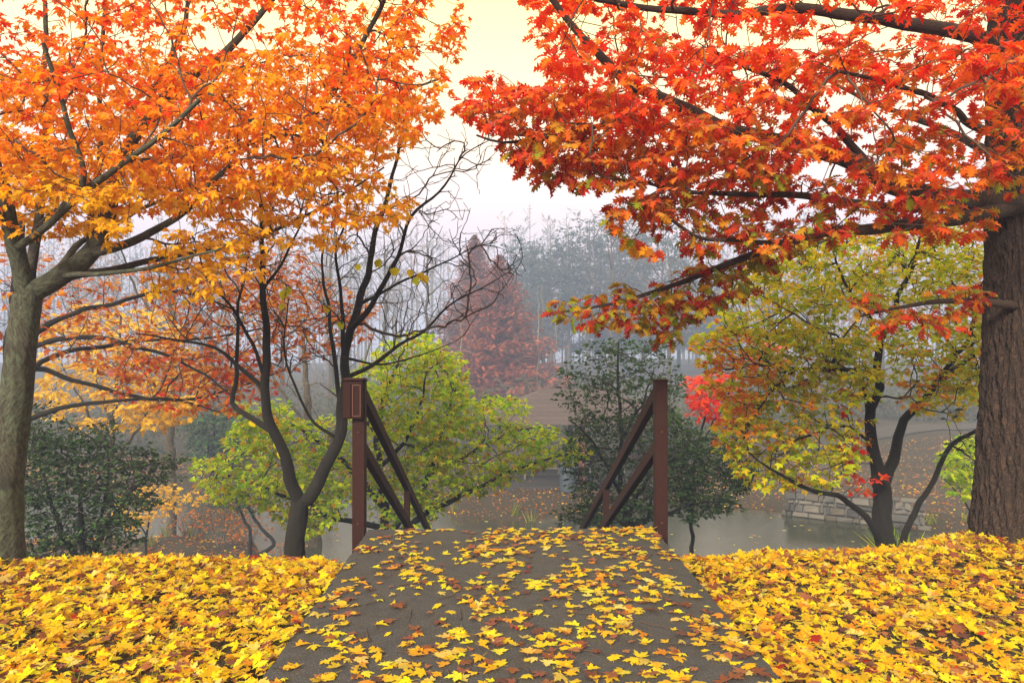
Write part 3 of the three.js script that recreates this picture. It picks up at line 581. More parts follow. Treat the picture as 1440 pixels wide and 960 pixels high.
  s.build(t, { limbMat: MAT.limbBark, trunkMat: MAT.oakBark, twigMat: MAT.twig, trunkSides: 180,
    trunkBump: (p, q) => { const a = Math.atan2(q.z, q.x), f = 1 - Math.abs(n3(Math.cos(a) * 8.5 + .5 * n2(p.y * 3, a), Math.sin(a) * 8.5, p.y * 1.7)), g = n3(Math.cos(a) * 16, Math.sin(a) * 16, p.y * 8); return .92 + .12 * f * f + .015 * g + .075 * Math.exp(-Math.max(0, p.y) * 5) * (.55 + .45 * Math.sin(a * 5 + .6)); } });
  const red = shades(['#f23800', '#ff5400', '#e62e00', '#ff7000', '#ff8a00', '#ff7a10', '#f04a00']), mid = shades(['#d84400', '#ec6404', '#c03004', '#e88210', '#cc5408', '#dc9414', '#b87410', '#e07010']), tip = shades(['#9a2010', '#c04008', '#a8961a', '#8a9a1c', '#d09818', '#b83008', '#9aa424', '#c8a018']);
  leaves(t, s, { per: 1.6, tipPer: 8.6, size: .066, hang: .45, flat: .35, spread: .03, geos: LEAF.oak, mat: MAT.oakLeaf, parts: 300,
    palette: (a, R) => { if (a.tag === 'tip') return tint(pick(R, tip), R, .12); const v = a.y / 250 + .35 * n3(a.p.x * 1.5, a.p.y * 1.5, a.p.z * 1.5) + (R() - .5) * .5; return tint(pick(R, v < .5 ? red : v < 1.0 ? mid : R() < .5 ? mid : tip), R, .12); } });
}
// ---------------------------------------------------------------- dark forked tree, almost bare
{
  const base = P(414, 800, 5.6); base.y = Math.min(base.y, terrain(base.x, base.z) - .02);
  const t = thing('redbud_tree', 'dark forked almost bare tree with a few heart leaves at the lawn edge', 'tree', base), s = new Skeleton(303);
  s.limb([base, P(416, 770, 5.6), P(418, 735, 5.6), P(421, 705, 5.6)], .088, .066, { name: 'trunk', step: .03 });
  const L = (pts, a, b, from = 'near', sides = 9) => s.limb(line(pts), a, b, { from, sides, wob: .02 });
  const l = L([[421, 705, 5.6], [409, 678, 5.55], [400, 643, 5.5], [385, 608, 5.45], [374, 568, 5.4], [371, 524, 5.35], [372, 468, 5.3], [366, 410, 5.25], [371, 350, 5.2], [363, 290, 5.15], [350, 225, 5.1], [345, 160, 5.05]], .05, .006, 'near', 12);
  const r = L([[421, 705, 5.6], [433, 702, 5.6], [455, 660, 5.65], [473, 622, 5.7], [482, 573, 5.75], [488, 500, 5.8], [496, 468, 5.8], [503, 430, 5.85], [520, 375, 5.9], [531, 315, 5.95], [548, 262, 6.0], [567, 183, 6.05], [575, 120, 6.1]], .056, .006, 'near', 12);
  L([[385, 608, 5.45], [350, 586, 5.5], [329, 566, 5.55], [331, 520, 5.6], [333, 455, 5.7], [340, 400, 5.75], [352, 340, 5.8]], .026, .005);
  L([[372, 545, 5.4], [333, 511, 5.3], [298, 487, 5.2], [245, 476, 5.1], [190, 468, 5.0]], .02, .004);
  L([[371, 524, 5.35], [345, 470, 5.2], [320, 425, 5.05], [290, 380, 4.95], [270, 330, 4.9]], .016, .004);
  L([[482, 573, 5.75], [470, 500, 5.9], [462, 440, 6.0], [450, 380, 6.1], [455, 300, 6.2], [440, 230, 6.3]], .022, .004);
  L([[488, 500, 5.8], [478, 440, 5.6], [472, 380, 5.5], [480, 320, 5.4], [500, 250, 5.3]], .02, .004);
  L([[485, 530, 5.78], [525, 512, 5.9], [565, 482, 6.0], [610, 458, 6.1], [640, 422, 6.15], [680, 405, 6.2], [716, 382, 6.25]], .02, .003);
  L([[496, 468, 5.8], [530, 420, 5.7], [556, 365, 5.65], [579, 308, 5.6], [617, 271, 5.55], [650, 221, 5.5], [690, 196, 5.5]], .026, .003);
  L([[503, 430, 5.85], [560, 400, 5.9], [610, 380, 5.95], [660, 350, 6.0], [700, 340, 6.0]], .014, .003);
  L([[474, 622, 5.7], [440, 590, 5.6], [415, 540, 5.5], [400, 480, 5.4], [405, 420, 5.3]], .014, .004);
  L([[490, 500, 5.8], [540, 510, 6.0], [590, 500, 6.2], [640, 480, 6.3]], .012, .003);
  L([[366, 410, 5.25], [400, 360, 5.3], [430, 300, 5.4], [450, 250, 5.5]], .012, .003);
  const R = s.R;
  const T = [...targets(R, [[505, 350], [600, 300], [730, 320], [745, 380], [690, 440], [600, 480], [540, 470]], [5.3, 6.6], 330), ...targets(R, [[520, 330], [560, 200], [650, 170], [720, 190], [650, 320]], [5.3, 6.2], 150), ...targets(R, [[280, 300], [520, 250], [520, 450], [420, 520], [300, 480], [220, 470]], [4.9, 6.2], 380), ...targets(R, [[380, 480], [600, 440], [560, 560], [420, 600]], [5.4, 6.1], 50), ...targets(R, [[340, 250], [420, 120], [560, 60], [600, 180], [480, 300]], [5, 6.2], 60)];
  T.sort(() => R() - .5);
  s.grow(T, { step: .05, lift: .05, jitter: .1, leafy: 0, sparse: .15, weight: 1.3, max: 1.3 }).finish(.0026, 2.5);
  s.build(t, { limbMat: MAT.darkBark, twigMat: MAT.twigDark, lichen: .03, trunkSides: 20 });
  const yl = shades(['#b5b818', '#c9c020', '#d0b41c', '#a3ae18']), spots = [[366, 630], [372, 634], [360, 633], [395, 405], [402, 402], [392, 434], [455, 440], [448, 446], [590, 385], [575, 380], [565, 384], [583, 392], [553, 378], [520, 378], [508, 375], [430, 700], [345, 620], [462, 452], [560, 470], [330, 352], [410, 398], [600, 380], [530, 372]];
  for (const [x, y] of spots) { const q = P(x, y, 5.55), k = s.near(q, 0), p = s.p[k].clone().addScaledVector(q.clone().sub(s.p[k]).normalize(), .02); const m = mesh('leaf', LEAF.heart[0], null, t); m.material = MAT.plainLeaf.clone(); m.material.color.copy(tint(pick(R, yl), R, .1)); leafMatrix(p, V(R() - .5, -.9, R() - .5), V(R() - .5, .3, .9), .045 + .02 * R()).decompose(m.position, m.quaternion, m.scale); m.position.sub(base); }
}
// ---------------------------------------------------------------- a spreading maple of small leaves
function spreading(name, label, seed, baseAt, trunkR, stems, masses, look) {
  const t = thing(name, label, 'tree', baseAt), s = new Skeleton(seed), R = s.R;
  stems.forEach(([pts, a, b, nm], k) => { const q = line(pts); if (k === 0) q.unshift(baseAt.clone()); s.limb(q, a, b, { from: k ? 'near' : null, name: nm ?? 'branch', sides: 9, wob: .03, step: .1 }); });
  const T = masses.flatMap(([poly, dep, n, o]) => targets(R, poly, dep, n, o)); T.sort(() => R() - .5);
  s.grow(T, { step: .09, lift: look.lift ?? .1, jitter: .14, leafy: look.leafy ?? .4, max: look.max ?? 4, weight: .5 }).finish(look.tip ?? .0028, 2.4);
  s.build(t, { limbMat: look.bark ?? MAT.darkBark, twigMat: look.twig ?? MAT.twigDark, lichen: look.lichen ?? 0, trunkSides: 18 });
  if (look.size) leaves(t, s, { per: look.per, tipPer: look.tipPer, size: look.size, hang: look.hang ?? .25, flat: look.flat ?? .6, spread: look.spread ?? .08, geos: look.geos ?? LEAF.small, mat: look.mat ?? MAT.plainLeaf, palette: look.palette });
  return t;
}
const onGround = (px, d, sink = .05) => { const q = P(px, 600, d); return V(q.x, terrain(q.x, q.z) - sink, q.z); };
const LIME = shades(['#9cba0c', '#b8ca14', '#88ac0a', '#cccb1c', '#78a00a', '#c0c412']), RUSTY = shades(['#c98a1a', '#d0a020', '#b87a18']);
spreading('lime_maple_tree', 'spreading maple with bright lime green leaves behind the stair handrail', 404, onGround(545, 11, .1), .14, [
  [[[545, 760, 11], [540, 715, 11], [532, 660, 11], [530, 610, 11], [540, 560, 11.1], [560, 510, 11.2]], .1, .02, 'trunk'],
  [[[545, 760, 11], [570, 720, 11.1], [600, 670, 11.2], [620, 610, 11.3], [640, 550, 11.4]], .06, .014], [[[545, 760, 11], [600, 722, 10.8], [650, 698, 10.6], [700, 672, 10.5], [740, 655, 10.4], [790, 640, 10.3]], .06, .01],
  [[[540, 715, 11], [510, 680, 10.8], [470, 640, 10.6], [420, 600, 10.5], [370, 590, 10.4]], .055, .012], [[[545, 745, 11], [500, 735, 10.7], [450, 720, 10.5], [380, 690, 10.3], [310, 665, 10.2]], .05, .01],
  [[[532, 660, 11], [570, 620, 10.7], [590, 570, 10.5], [600, 520, 10.4]], .04, .01], [[[600, 670, 11.2], [660, 640, 11.3], [710, 610, 11.4], [760, 600, 11.5]], .035, .008], [[[530, 610, 11], [490, 570, 11.4], [450, 540, 11.6]], .035, .008]],
  [[[[480, 545], [530, 490], [590, 465], [640, 500], [660, 545], [640, 600], [560, 620], [490, 600]], [9.9, 12.4], 420, { gap: .52, scale: 42 }], [[[590, 590], [660, 555], [735, 560], [740, 590], [820, 620], [825, 645], [740, 660], [690, 690], [640, 690], [590, 660]], [9.9, 11.8], 330, { gap: .5, scale: 38 }],
    [[[270, 660], [310, 625], [390, 590], [470, 575], [500, 640], [490, 720], [420, 760], [390, 720], [300, 700]], [9.7, 11.6], 380, { gap: .5, scale: 32 }], [[[500, 620], [620, 610], [640, 700], [600, 735], [520, 735]], [10.2, 12], 200, { gap: .45, scale: 30 }], [[[330, 570], [400, 560], [400, 600], [330, 610]], [10, 11], 50, { gap: .3, scale: 30 }]],
  { size: .074, geos: LEAF.tiny, per: 3, tipPer: 10, palette: (a, R) => tint(pick(R, R() < .1 + .12 * n3(a.p.x, a.p.y, a.p.z) ? RUSTY : LIME), R, .2) });
const DARK = shades(['#2c3f22', '#374d2a', '#24331d', '#42572f', '#283b28']);
spreading('holly_tree', 'dark green evergreen holly standing behind the plain stair post', 505, onGround(880, 10.5, .1), .1, [
  [[[878, 745, 10.5], [874, 680, 10.5], [872, 600, 10.5], [868, 530, 10.5], [870, 480, 10.5]], .07, .012, 'trunk'], [[[876, 735, 10.5], [900, 690, 10.4], [940, 650, 10.2], [990, 630, 10.1], [1030, 640, 10]], .04, .008], [[[876, 740, 10.5], [930, 725, 10.3], [980, 705, 10.2], [1030, 705, 10.1]], .035, .008],
  [[[874, 700, 10.5], [850, 650, 10.3], [825, 610, 10.2], [800, 590, 10.2]], .035, .008], [[[872, 620, 10.5], [900, 570, 10.3], [920, 520, 10.2]], .03, .008], [[[876, 735, 10.5], [850, 720, 10.7], [820, 715, 10.8], [795, 725, 10.9]], .03, .006], [[[880, 742, 10.5], [905, 735, 10.4], [918, 700, 10.3], [925, 640, 10.3]], .035, .008]],
  [[[[790, 520], [830, 480], [880, 478], [930, 480], [960, 540], [950, 600], [820, 600], [785, 560]], [9.6, 11.4], 330, { gap: .5, scale: 34 }], [[[800, 590], [960, 580], [1000, 640], [970, 720], [830, 740], [795, 660]], [9.5, 11.5], 640, { gap: .4, scale: 36 }], [[[950, 600], [1010, 610], [1065, 660], [1040, 715], [960, 735], [940, 680]], [9.4, 10.8], 360, { gap: .36, scale: 28 }], [[[780, 715], [840, 700], [860, 740], [790, 740]], [10, 11], 50, { gap: .3, scale: 24 }]],
  { size: .056, per: 3, tipPer: 10, geos: LEAF.oval, mat: MAT.darkLeaf, hang: .1, flat: .2, spread: .06, palette: (a, R) => tint(pick(R, DARK), R, .3) });
spreading('holly_bush', 'broad dark holly bush beside the lichened maple trunk', 515, onGround(120, 8.2, .1), .1, [
  [[[120, 800, 8.2], [118, 740, 8.2], [112, 680, 8.2], [100, 620, 8.2]], .05, .012, 'trunk'], [[[120, 800, 8.2], [150, 740, 8.1], [190, 690, 8], [225, 650, 7.9]], .04, .008], [[[120, 800, 8.2], [85, 740, 8.3], [60, 680, 8.3], [45, 620, 8.4]], .04, .008], [[[120, 800, 8.2], [140, 750, 8.6], [150, 680, 8.8], [150, 620, 8.8]], .03, .008]],
  [[[[30, 640], [48, 600], [70, 618], [95, 588], [120, 612], [150, 594], [172, 632], [205, 622], [215, 648], [255, 640], [245, 672], [200, 684], [222, 708], [185, 722], [192, 760], [150, 790], [30, 800]], [7.5, 9], 760, { gap: .5, scale: 46 }], [[[20, 560], [70, 570], [110, 610], [60, 640], [20, 640]], [8, 9], 60, { gap: .3 }]],
  { size: .05, per: 3, tipPer: 11, geos: LEAF.oval, mat: MAT.darkLeaf, hang: .1, flat: .2, spread: .06, palette: (a, R) => tint(pick(R, DARK), R, .3) });
// ---------------------------------------------------------------- the green and gold maple by the oak
const GOLD = shades(['#aec010', '#cfcc10', '#e4c418', '#98b010', '#d8bc10', '#b8ca18']), AMBER = shades(['#e09010', '#d87a14', '#e8a81c', '#c86814']), SCARLET = shades(['#e02c10', '#f0481c', '#cc2414', '#e86418', '#d83018']);
spreading('gold_maple_tree', 'maple with several dark stems and green gold leaves beside the oak', 606, onGround(1247, 6.6, .1), .1, [
  [[[1247, 790, 6.6], [1243, 717, 6.6], [1236, 670, 6.6]], .088, .075, 'trunk'],
  [[[1236, 670, 6.6], [1228, 630, 6.58], [1224, 585, 6.55], [1237, 534, 6.5], [1242, 482, 6.45], [1260, 425, 6.4], [1282, 378, 6.35], [1300, 320, 6.3]], .06, .01], [[[1240, 690, 6.6], [1258, 638, 6.7], [1281, 581, 6.8], [1312, 545, 6.85], [1344, 519, 6.9], [1390, 484, 6.95]], .058, .02],
  [[[1312, 545, 6.85], [1340, 505, 6.7], [1367, 461, 6.6], [1380, 400, 6.5]], .034, .01], [[[1245, 765, 6.6], [1232, 750, 6.5], [1208, 717, 6.4], [1172, 696, 6.2], [1120, 680, 6.0], [1070, 650, 5.9]], .036, .01],
  [[[1237, 534, 6.5], [1208, 524, 6.4], [1172, 521, 6.3], [1120, 516, 6.2], [1078, 512, 6.1], [1020, 520, 6.0]], .026, .006], [[[1224, 585, 6.55], [1205, 510, 6.8], [1180, 490, 6.9], [1150, 480, 7], [1100, 440, 7.1]], .024, .006], [[[1242, 482, 6.45], [1215, 440, 6.3], [1190, 400, 6.2], [1170, 340, 6.1]], .024, .006], [[[1228, 630, 6.58], [1190, 600, 6.4], [1130, 610, 6.2], [1080, 630, 6.1]], .02, .005], [[[1120, 516, 6.2], [1070, 570, 6.1], [1045, 620, 6.05]], .014, .004]],
  [[[[1010, 420], [1060, 370], [1150, 320], [1300, 310], [1400, 330], [1400, 420], [1300, 420], [1200, 440], [1100, 480], [1010, 480]], [5.7, 7.5], 640, { gap: .46, scale: 40 }], [[[980, 470], [1100, 450], [1230, 460], [1230, 560], [1120, 560], [1040, 580], [990, 540]], [5.7, 7.3], 430, { gap: .48, scale: 38 }], [[[1030, 560], [1120, 560], [1220, 580], [1215, 640], [1150, 690], [1060, 680], [1000, 620]], [5.6, 7.0], 230, { gap: .54, scale: 36 }], [[[1240, 440], [1400, 430], [1400, 560], [1330, 590], [1270, 560], [1250, 500]], [6, 7.5], 280, { gap: .48, scale: 36 }], [[[1190, 560], [1240, 640], [1230, 700], [1195, 690]], [6.2, 6.6], 14, { tag: 'red' }]],
  { size: .052, geos: LEAF.tiny, per: 3, tipPer: 10, lichen: .0, spread: .05, palette: (a, R) => { const v = n3(a.p.x * 1.1 + 5, a.p.y * 1.1, a.p.z * 1.1) + (R() - .5) * .5 + (a.x < 1060 ? .25 : 0); return tint(pick(R, a.tag === 'red' ? SCARLET : v > .62 ? AMBER : GOLD), R, .18); } });
spreading('slender_sapling', 'thin bare leaning stem rising beside the gold maple', 616, onGround(1266, 6.3, .05), .03, [[[[1266, 778, 6.3], [1286, 732, 6.3], [1307, 675, 6.25], [1338, 628, 6.2], [1385, 597, 6.15], [1430, 570, 6.1]], .032, .012, 'trunk'], [[[1338, 628, 6.2], [1360, 640, 6.1], [1385, 655, 6.0]], .01, .003]], [[[[1330, 570], [1400, 570], [1400, 650], [1340, 640]], [5.9, 6.5], 14, {}]], { size: .05, per: .4, tipPer: 1.5, palette: (a, R) => tint(pick(R, DARK), R, .2) });
spreading('red_maple_tree', 'small maple with vivid scarlet leaves behind the gold maple', 626, onGround(975, 12.5, .05), .05, [[[[975, 740, 12.5], [978, 660, 12.5], [990, 590, 12.5], [1003, 545, 12.5]], .05, .012, 'trunk'], [[[980, 640, 12.5], [1000, 600, 12.4], [1025, 565, 12.3]], .02, .006]], [[[[970, 530], [1030, 520], [1045, 560], [1040, 600], [1010, 592], [975, 585]], [11.8, 13.2], 130, { gap: .25, scale: 20 }], [[[1060, 480], [1095, 470], [1100, 510], [1060, 500]], [12.2, 13], 24, {}]], { size: .085, per: 2.4, tipPer: 7, palette: (a, R) => tint(pick(R, SCARLET), R, .15) });
// ---------------------------------------------------------------- rust leaved tree with long level boughs, behind the maple trunk
const RUST = shades(['#c46a20', '#b0541c', '#d48420', '#a04a20', '#b85c18', '#d09a30']);
spreading('rust_oak_tree', 'rust leaved tree with long level boughs behind the lichened maple trunk', 707, onGround(8, 7.6, .1), .12, [
  [[[8, 800, 7.6], [8, 640, 7.6], [12, 520, 7.6], [20, 420, 7.6], [30, 300, 7.6]], .1, .04, 'trunk'], [[[14, 500, 7.6], [61, 459, 7.5], [109, 437, 7.4], [165, 424, 7.3], [222, 412, 7.2], [280, 418, 7.1], [340, 440, 7.0]], .038, .008], [[[12, 520, 7.6], [52, 484, 7.4], [144, 474, 7.2], [219, 494, 7.0], [280, 520, 6.9], [330, 560, 6.8]], .036, .008],
  [[[10, 560, 7.6], [44, 518, 7.7], [109, 533, 7.8], [175, 551, 7.9], [260, 560, 8], [330, 545, 8.1], [400, 520, 8.1]], .034, .007], [[[8, 620, 7.6], [39, 592, 7.6], [88, 573, 7.6], [149, 564, 7.6], [245, 564, 7.5], [310, 580, 7.4]], .034, .007], [[[12, 540, 7.6], [80, 500, 8.2], [200, 480, 8.6], [320, 470, 8.8], [430, 450, 9]], .034, .008], [[[20, 420, 7.6], [100, 390, 8], [200, 380, 8.3], [300, 390, 8.6]], .03, .007]],
  [[[[40, 400], [230, 370], [380, 380], [500, 420], [520, 470], [440, 500], [330, 560], [250, 540], [130, 520], [40, 480]], [6.8, 9], 430, { gap: .44, scale: 40 }], [[[140, 500], [350, 490], [400, 540], [330, 580], [240, 575], [150, 560]], [7.2, 8.6], 180, { gap: .45, scale: 32, tag: 'red' }], [[[250, 370], [420, 350], [540, 440], [430, 470], [330, 430]], [7.5, 9.2], 170, { gap: .42, scale: 36 }], [[[-80, 340], [60, 330], [60, 480], [-80, 520]], [7, 8.6], 70, { gap: .3 }]],
  { size: .07, per: 1.8, tipPer: 6, geos: LEAF.oakSmall, mat: MAT.plainLeaf, spread: .05, tip: .0026, palette: (a, R) => tint(a.tag === 'red' && R() < .22 ? pick(R, SCARLET) : pick(R, RUST), R, .18) });
const YELLOW = shades(['#e0b424', '#d2a420', '#f0c430', '#c89a28', '#e8c040']);
spreading('yellow_tree', 'pale yellow tree in the mist behind the holly bush', 717, onGround(150, 15.5, .1), .1, [[[[150, 770, 15.5], [152, 690, 15.5], [158, 600, 15.5], [165, 520, 15.5], [170, 440, 15.5]], .09, .02, 'trunk'], [[[155, 640, 15.5], [110, 560, 15.3], [80, 500, 15.2]], .04, .01], [[[155, 650, 15.5], [210, 580, 15.2], [250, 530, 15]], .04, .01], [[[158, 600, 15.5], [130, 520, 15.8], [110, 450, 16]], .04, .01]],
  [[[[45, 470], [120, 420], [230, 440], [290, 510], [290, 570], [230, 600], [120, 610], [50, 580]], [14, 17], 420, { gap: .4, scale: 30 }], [[[180, 560], [270, 555], [260, 590], [190, 600]], [14.4, 16], 60, { gap: .3 }]], { size: .11, per: 1.8, tipPer: 6, bark: MAT.greyBark, twig: MAT.twigGrey, palette: (a, R) => tint(pick(R, YELLOW), R, .15) });
spreading('yellow_sapling', 'small yellow leaved sapling on the bank before the water', 727, onGround(205, 17.5, .05), .03, [[[[205, 772, 17.5], [208, 740, 17.5], [214, 700, 17.5]], .035, .012, 'trunk'], [[[207, 755, 17.5], [185, 720, 17.4], [175, 700, 17.4]], .02, .006]], [[[[160, 700], [210, 680], [290, 690], [285, 705], [230, 720], [190, 745], [165, 735]], [16.8, 18.2], 130, { gap: .35, scale: 16 }]], { size: .095, per: 1.6, tipPer: 4, palette: (a, R) => tint(pick(R, YELLOW), R, .15) });
// ---------------------------------------------------------------- shrubs and stems on the far bank of the lawn
const bankLeaf = shades(['#a8581c', '#c4782a', '#8f4a20', '#b86a20', '#d09038']);
[[310, 18.2, .95, .9, 60], [262, 19.6, .7, .8, 40], [350, 19.4, .8, .9, 55], [395, 19, .7, 1, 50], [330, 20, 1.1, 1.1, 60], [288, 19.8, 1.2, 1, 50], [470, 18.6, .6, .7, 40]].forEach(([px, d, h, w, n], k) => {
  const at = onGround(px, d, .03), lab = ['twiggy rust leaved shrub with bundled stems on the bank', 'low thin rust shrub near the straight trunk', 'loose rust shrub under the lime maple', 'rust shrub between leaning stems on the bank', 'tall wispy shrub at the water line', 'tall sparse shrub at the water line', 'low dry shrub beside the big grey trunk'][k];
  const t = thing('bank_shrub', lab, 'shrub', at, 'dry shrubs on the pond bank'), s = new Skeleton(800 + k), R = s.R;
  for (let j = 0; j < 9; j++) { const a = R() * 6.28, r = .12 * R(); s.limb([at.clone().add(V(Math.cos(a) * r, 0, Math.sin(a) * r)), at.clone().add(V(Math.cos(a) * w * .25, h * .5, Math.sin(a) * w * .25)), at.clone().add(V(Math.cos(a) * w * .5 * R(), h * (.8 + .3 * R()), Math.sin(a) * w * .5))], .011, .004, { name: 'stem', sides: 4 }); }
  const T = []; for (let j = 0; j < n * 2; j++) T.push({ p: at.clone().add(V((R() - .5) * w * 1.2, h * (.25 + .85 * R()), (R() - .5) * w * 1.2)) });
  s.grow(T, { step: .08, leafy: .3 }).finish(.003, 2.4); s.build(t, { limbMat: MAT.twigGrey, twigMat: MAT.twigGrey });
  leaves(t, s, { per: .35, tipPer: 1.1, size: .08, geos: LEAF.small, mat: MAT.plainLeaf, palette: (a, R) => tint(pick(R, bankLeaf), R, .2) });
});
[['straight grey tree trunk standing at the pond bank', 240, 20, [[240, 765, 20], [241, 690, 20], [239, 600, 20], [243, 480, 20], [240, 380, 20]], .13, .09], ['broad grey trunk beyond the dark forked tree', 440, 19.5, [[441, 785, 19.5], [440, 720, 19.5], [438, 660, 19.5], [434, 600, 19.5], [426, 470, 19.5]], .27, .04]].forEach(([label, px, d, pts, a, b], k) => {
  const at = onGround(px, d, .1);
  const R = rng(90 + k), crown = k ? [[330, 480], [430, 400], [540, 480], [560, 560], [330, 560]] : [[160, 420], [240, 330], [330, 420], [300, 520], [180, 520]];
  spreading('bank_tree', label, 830 + k, at, a, [[pts, a, b, 'trunk'], [[[pts[2][0], pts[2][1], d], [pts[2][0] + 60, pts[2][1] - 110, d], [pts[2][0] + 90, pts[2][1] - 200, d + .5]], Math.max(.06, b * .5), .02], [[[pts[3][0], pts[3][1], d], [pts[3][0] - 50, pts[3][1] - 70, d], [pts[3][0] - 80, pts[3][1] - 150, d - .6]], Math.max(.05, b * .45), .02]], [[crown, [d - 2, d + 2], 200, {}]], { bark: MAT.greyBark, twig: MAT.twigGrey, tip: .004 });
});
spreading('leaning_tree', 'small leaning double stemmed tree with dark leaves on the bank', 841, onGround(352, 17.3, .05), .06, [[[[352, 785, 17.3], [352, 755, 17.3], [346, 735, 17.3], [334, 712, 17.3]], .05, .03, 'trunk'], [[[398, 786, 17.3], [385, 765, 17.3], [366, 742, 17.3], [348, 712, 17.3]], .06, .03]], [[[[300, 690], [340, 680], [375, 700], [360, 720], [310, 712]], [16.6, 18], 90, { gap: .3, scale: 16 }]], { size: .09, per: 2, tipPer: 6, geos: LEAF.oval, mat: MAT.darkLeaf, palette: (a, R) => tint(pick(R, DARK), R, .25) });
spreading('green_shrub', 'fresh green shrub beyond the oak trunk', 851, onGround(1375, 13, .05), .06, [[[[1375, 790, 13], [1372, 720, 13], [1368, 660, 13]], .04, .012, 'trunk'], [[[1373, 735, 13], [1345, 690, 12.9], [1325, 670, 12.8]], .02, .006]], [[[[1325, 640], [1370, 600], [1420, 620], [1420, 690], [1340, 695]], [12.3, 13.8], 170, { gap: .32, scale: 22 }]], { size: .1, per: 2, tipPer: 6, palette: (a, R) => tint(pick(R, LIME), R, .15) });
spreading('dark_evergreen', 'dusky evergreen in the mist behind the lime maple', 861, onGround(300, 30, .05), .1, [[[[300, 690, 30], [300, 620, 30], [302, 580, 30]], .12, .04, 'trunk']], [[[[265, 590], [300, 570], [340, 580], [350, 640], [320, 670], [270, 650]], [28, 32], 260, { gap: .2, scale: 24 }]], { size: .22, per: 2, tipPer: 5, geos: LEAF.oval, mat: MAT.darkLeaf, max: 6, palette: (a, R) => tint(pick(R, DARK), R, .25) });

// ---------------------------------------------------------------- trees in the mist beyond the pond
function conifer(name, label, at, h, w, seed, n, colours, { size = .55, trunkMat = MAT.greyBark, droop = .25, low = .06, pow = 1, group } = {}) {
  const t = thing(name, label, 'tree', at, group), R = rng(seed), b = new Builder(), pts = [], rad = [];
  for (let k = 0; k <= 12; k++) { pts.push(V(.12 * n2(k * .4, seed), h * k / 12, .12 * n2(k * .4, seed + 7))); rad.push(h * .018 * (1 - k / 12) + .012); }
  b.tube(pts, rad, 9); mesh('trunk', b.geometry(true), trunkMat, t);
  const bb = new Builder(), list = [];
  for (let k = 0; k < n; k++) {
    const u = low + (1 - low) * Math.pow(R(), 1.15), y = h * u, r = w * Math.pow(1 - u, pow) * (.75 + .5 * R()) * (1 + .25 * n2(u * 9, seed + Math.floor(u * 14))) + .05, a = R() * 6.283, m = 5;
    const q = []; for (let j = 0; j <= m; j++) { const e = j / m; q.push(V(Math.cos(a) * r * e, y + r * (.12 * e - droop * e * e + .2 * e * e * e), Math.sin(a) * r * e)); }
    bb.tube(q, q.map((_, j) => .02 * (1 - j / (m + 1)) * (1 + h * .05)), 3);
    for (let j = 1; j <= m; j++) for (let c = 0; c < (j > 1 ? 4 : 1); c++) { const p = q[j].clone().lerp(q[j - 1], R()), s = R() < .5 ? -1 : 1, d = V(Math.cos(a + s * (.3 + R())), -.2 + (R() - .5) * 1.3, Math.sin(a + s * (.3 + R()))); list.push([leafMatrix(p, d, V((R() - .5) * .8, 1, (R() - .5) * .8), size * (.6 + .6 * R()) * (.22 + .78 * (1 - u))), tint(pick(R, colours), R, .18)]); }
  }
  const bm = mesh('boughs', bb.geometry(false), MAT.twigGrey, t); bm.userData.kind = 'stuff';
  const im = new THREE.InstancedMesh(LEAF.needle[0], MAT.darkLeaf, list.length); im.name = 'crown'; im.userData.kind = 'stuff'; im.castShadow = im.receiveShadow = true; list.forEach(([m, c], k) => { im.setMatrixAt(k, m); im.setColorAt(k, c); }); t.add(im);
  return t;
}
const ground = (px, d) => onGround(px, d, .1), height = (py, at, d) => P(720, py, d).y - at.y;
const COPPER = shades(['#8f4a34', '#a05238', '#7d3c2c', '#a86044', '#93503c']), PINE = shades(['#34473e', '#3c5046', '#2c3d36', '#455a4c']);
{ const a = ground(702, 52), b = ground(668, 60); conifer('redwood_tree', 'conical copper brown redwood in the mist, its tip the lower', a, height(358, a, 52), 4.7, 31, 1300, COPPER, { size: .7, droop: .12, low: .1, pow: .85, group: 'copper redwoods across the pond' }); conifer('redwood_tree', 'taller copper brown redwood behind the other redwood', b, height(330, b, 60), 4.6, 32, 1300, COPPER, { size: .78, droop: .12, low: .1, pow: .85, group: 'copper redwoods across the pond' }); }
[[752, 98, 338], [722, 110, 360], [800, 104, 352], [845, 96, 330], [905, 94, 345], [955, 100, 350], [1010, 96, 380], [880, 110, 318]].forEach(([px, d, py], k) => { const at = ground(px, d); conifer('pine_tree', ['blue grey pine rising in the mist just past the lower redwood', 'blue grey pine half hidden behind the redwoods'][k] ?? 'tall blue grey pine in the mist beyond the dark holly', at, height(py, at, d), 3.8 + (k % 3) * .7, 50 + k, 170, PINE, { size: 1.5, low: .22, droop: .3, pow: .6, group: 'misty pines beyond the pond' }); });
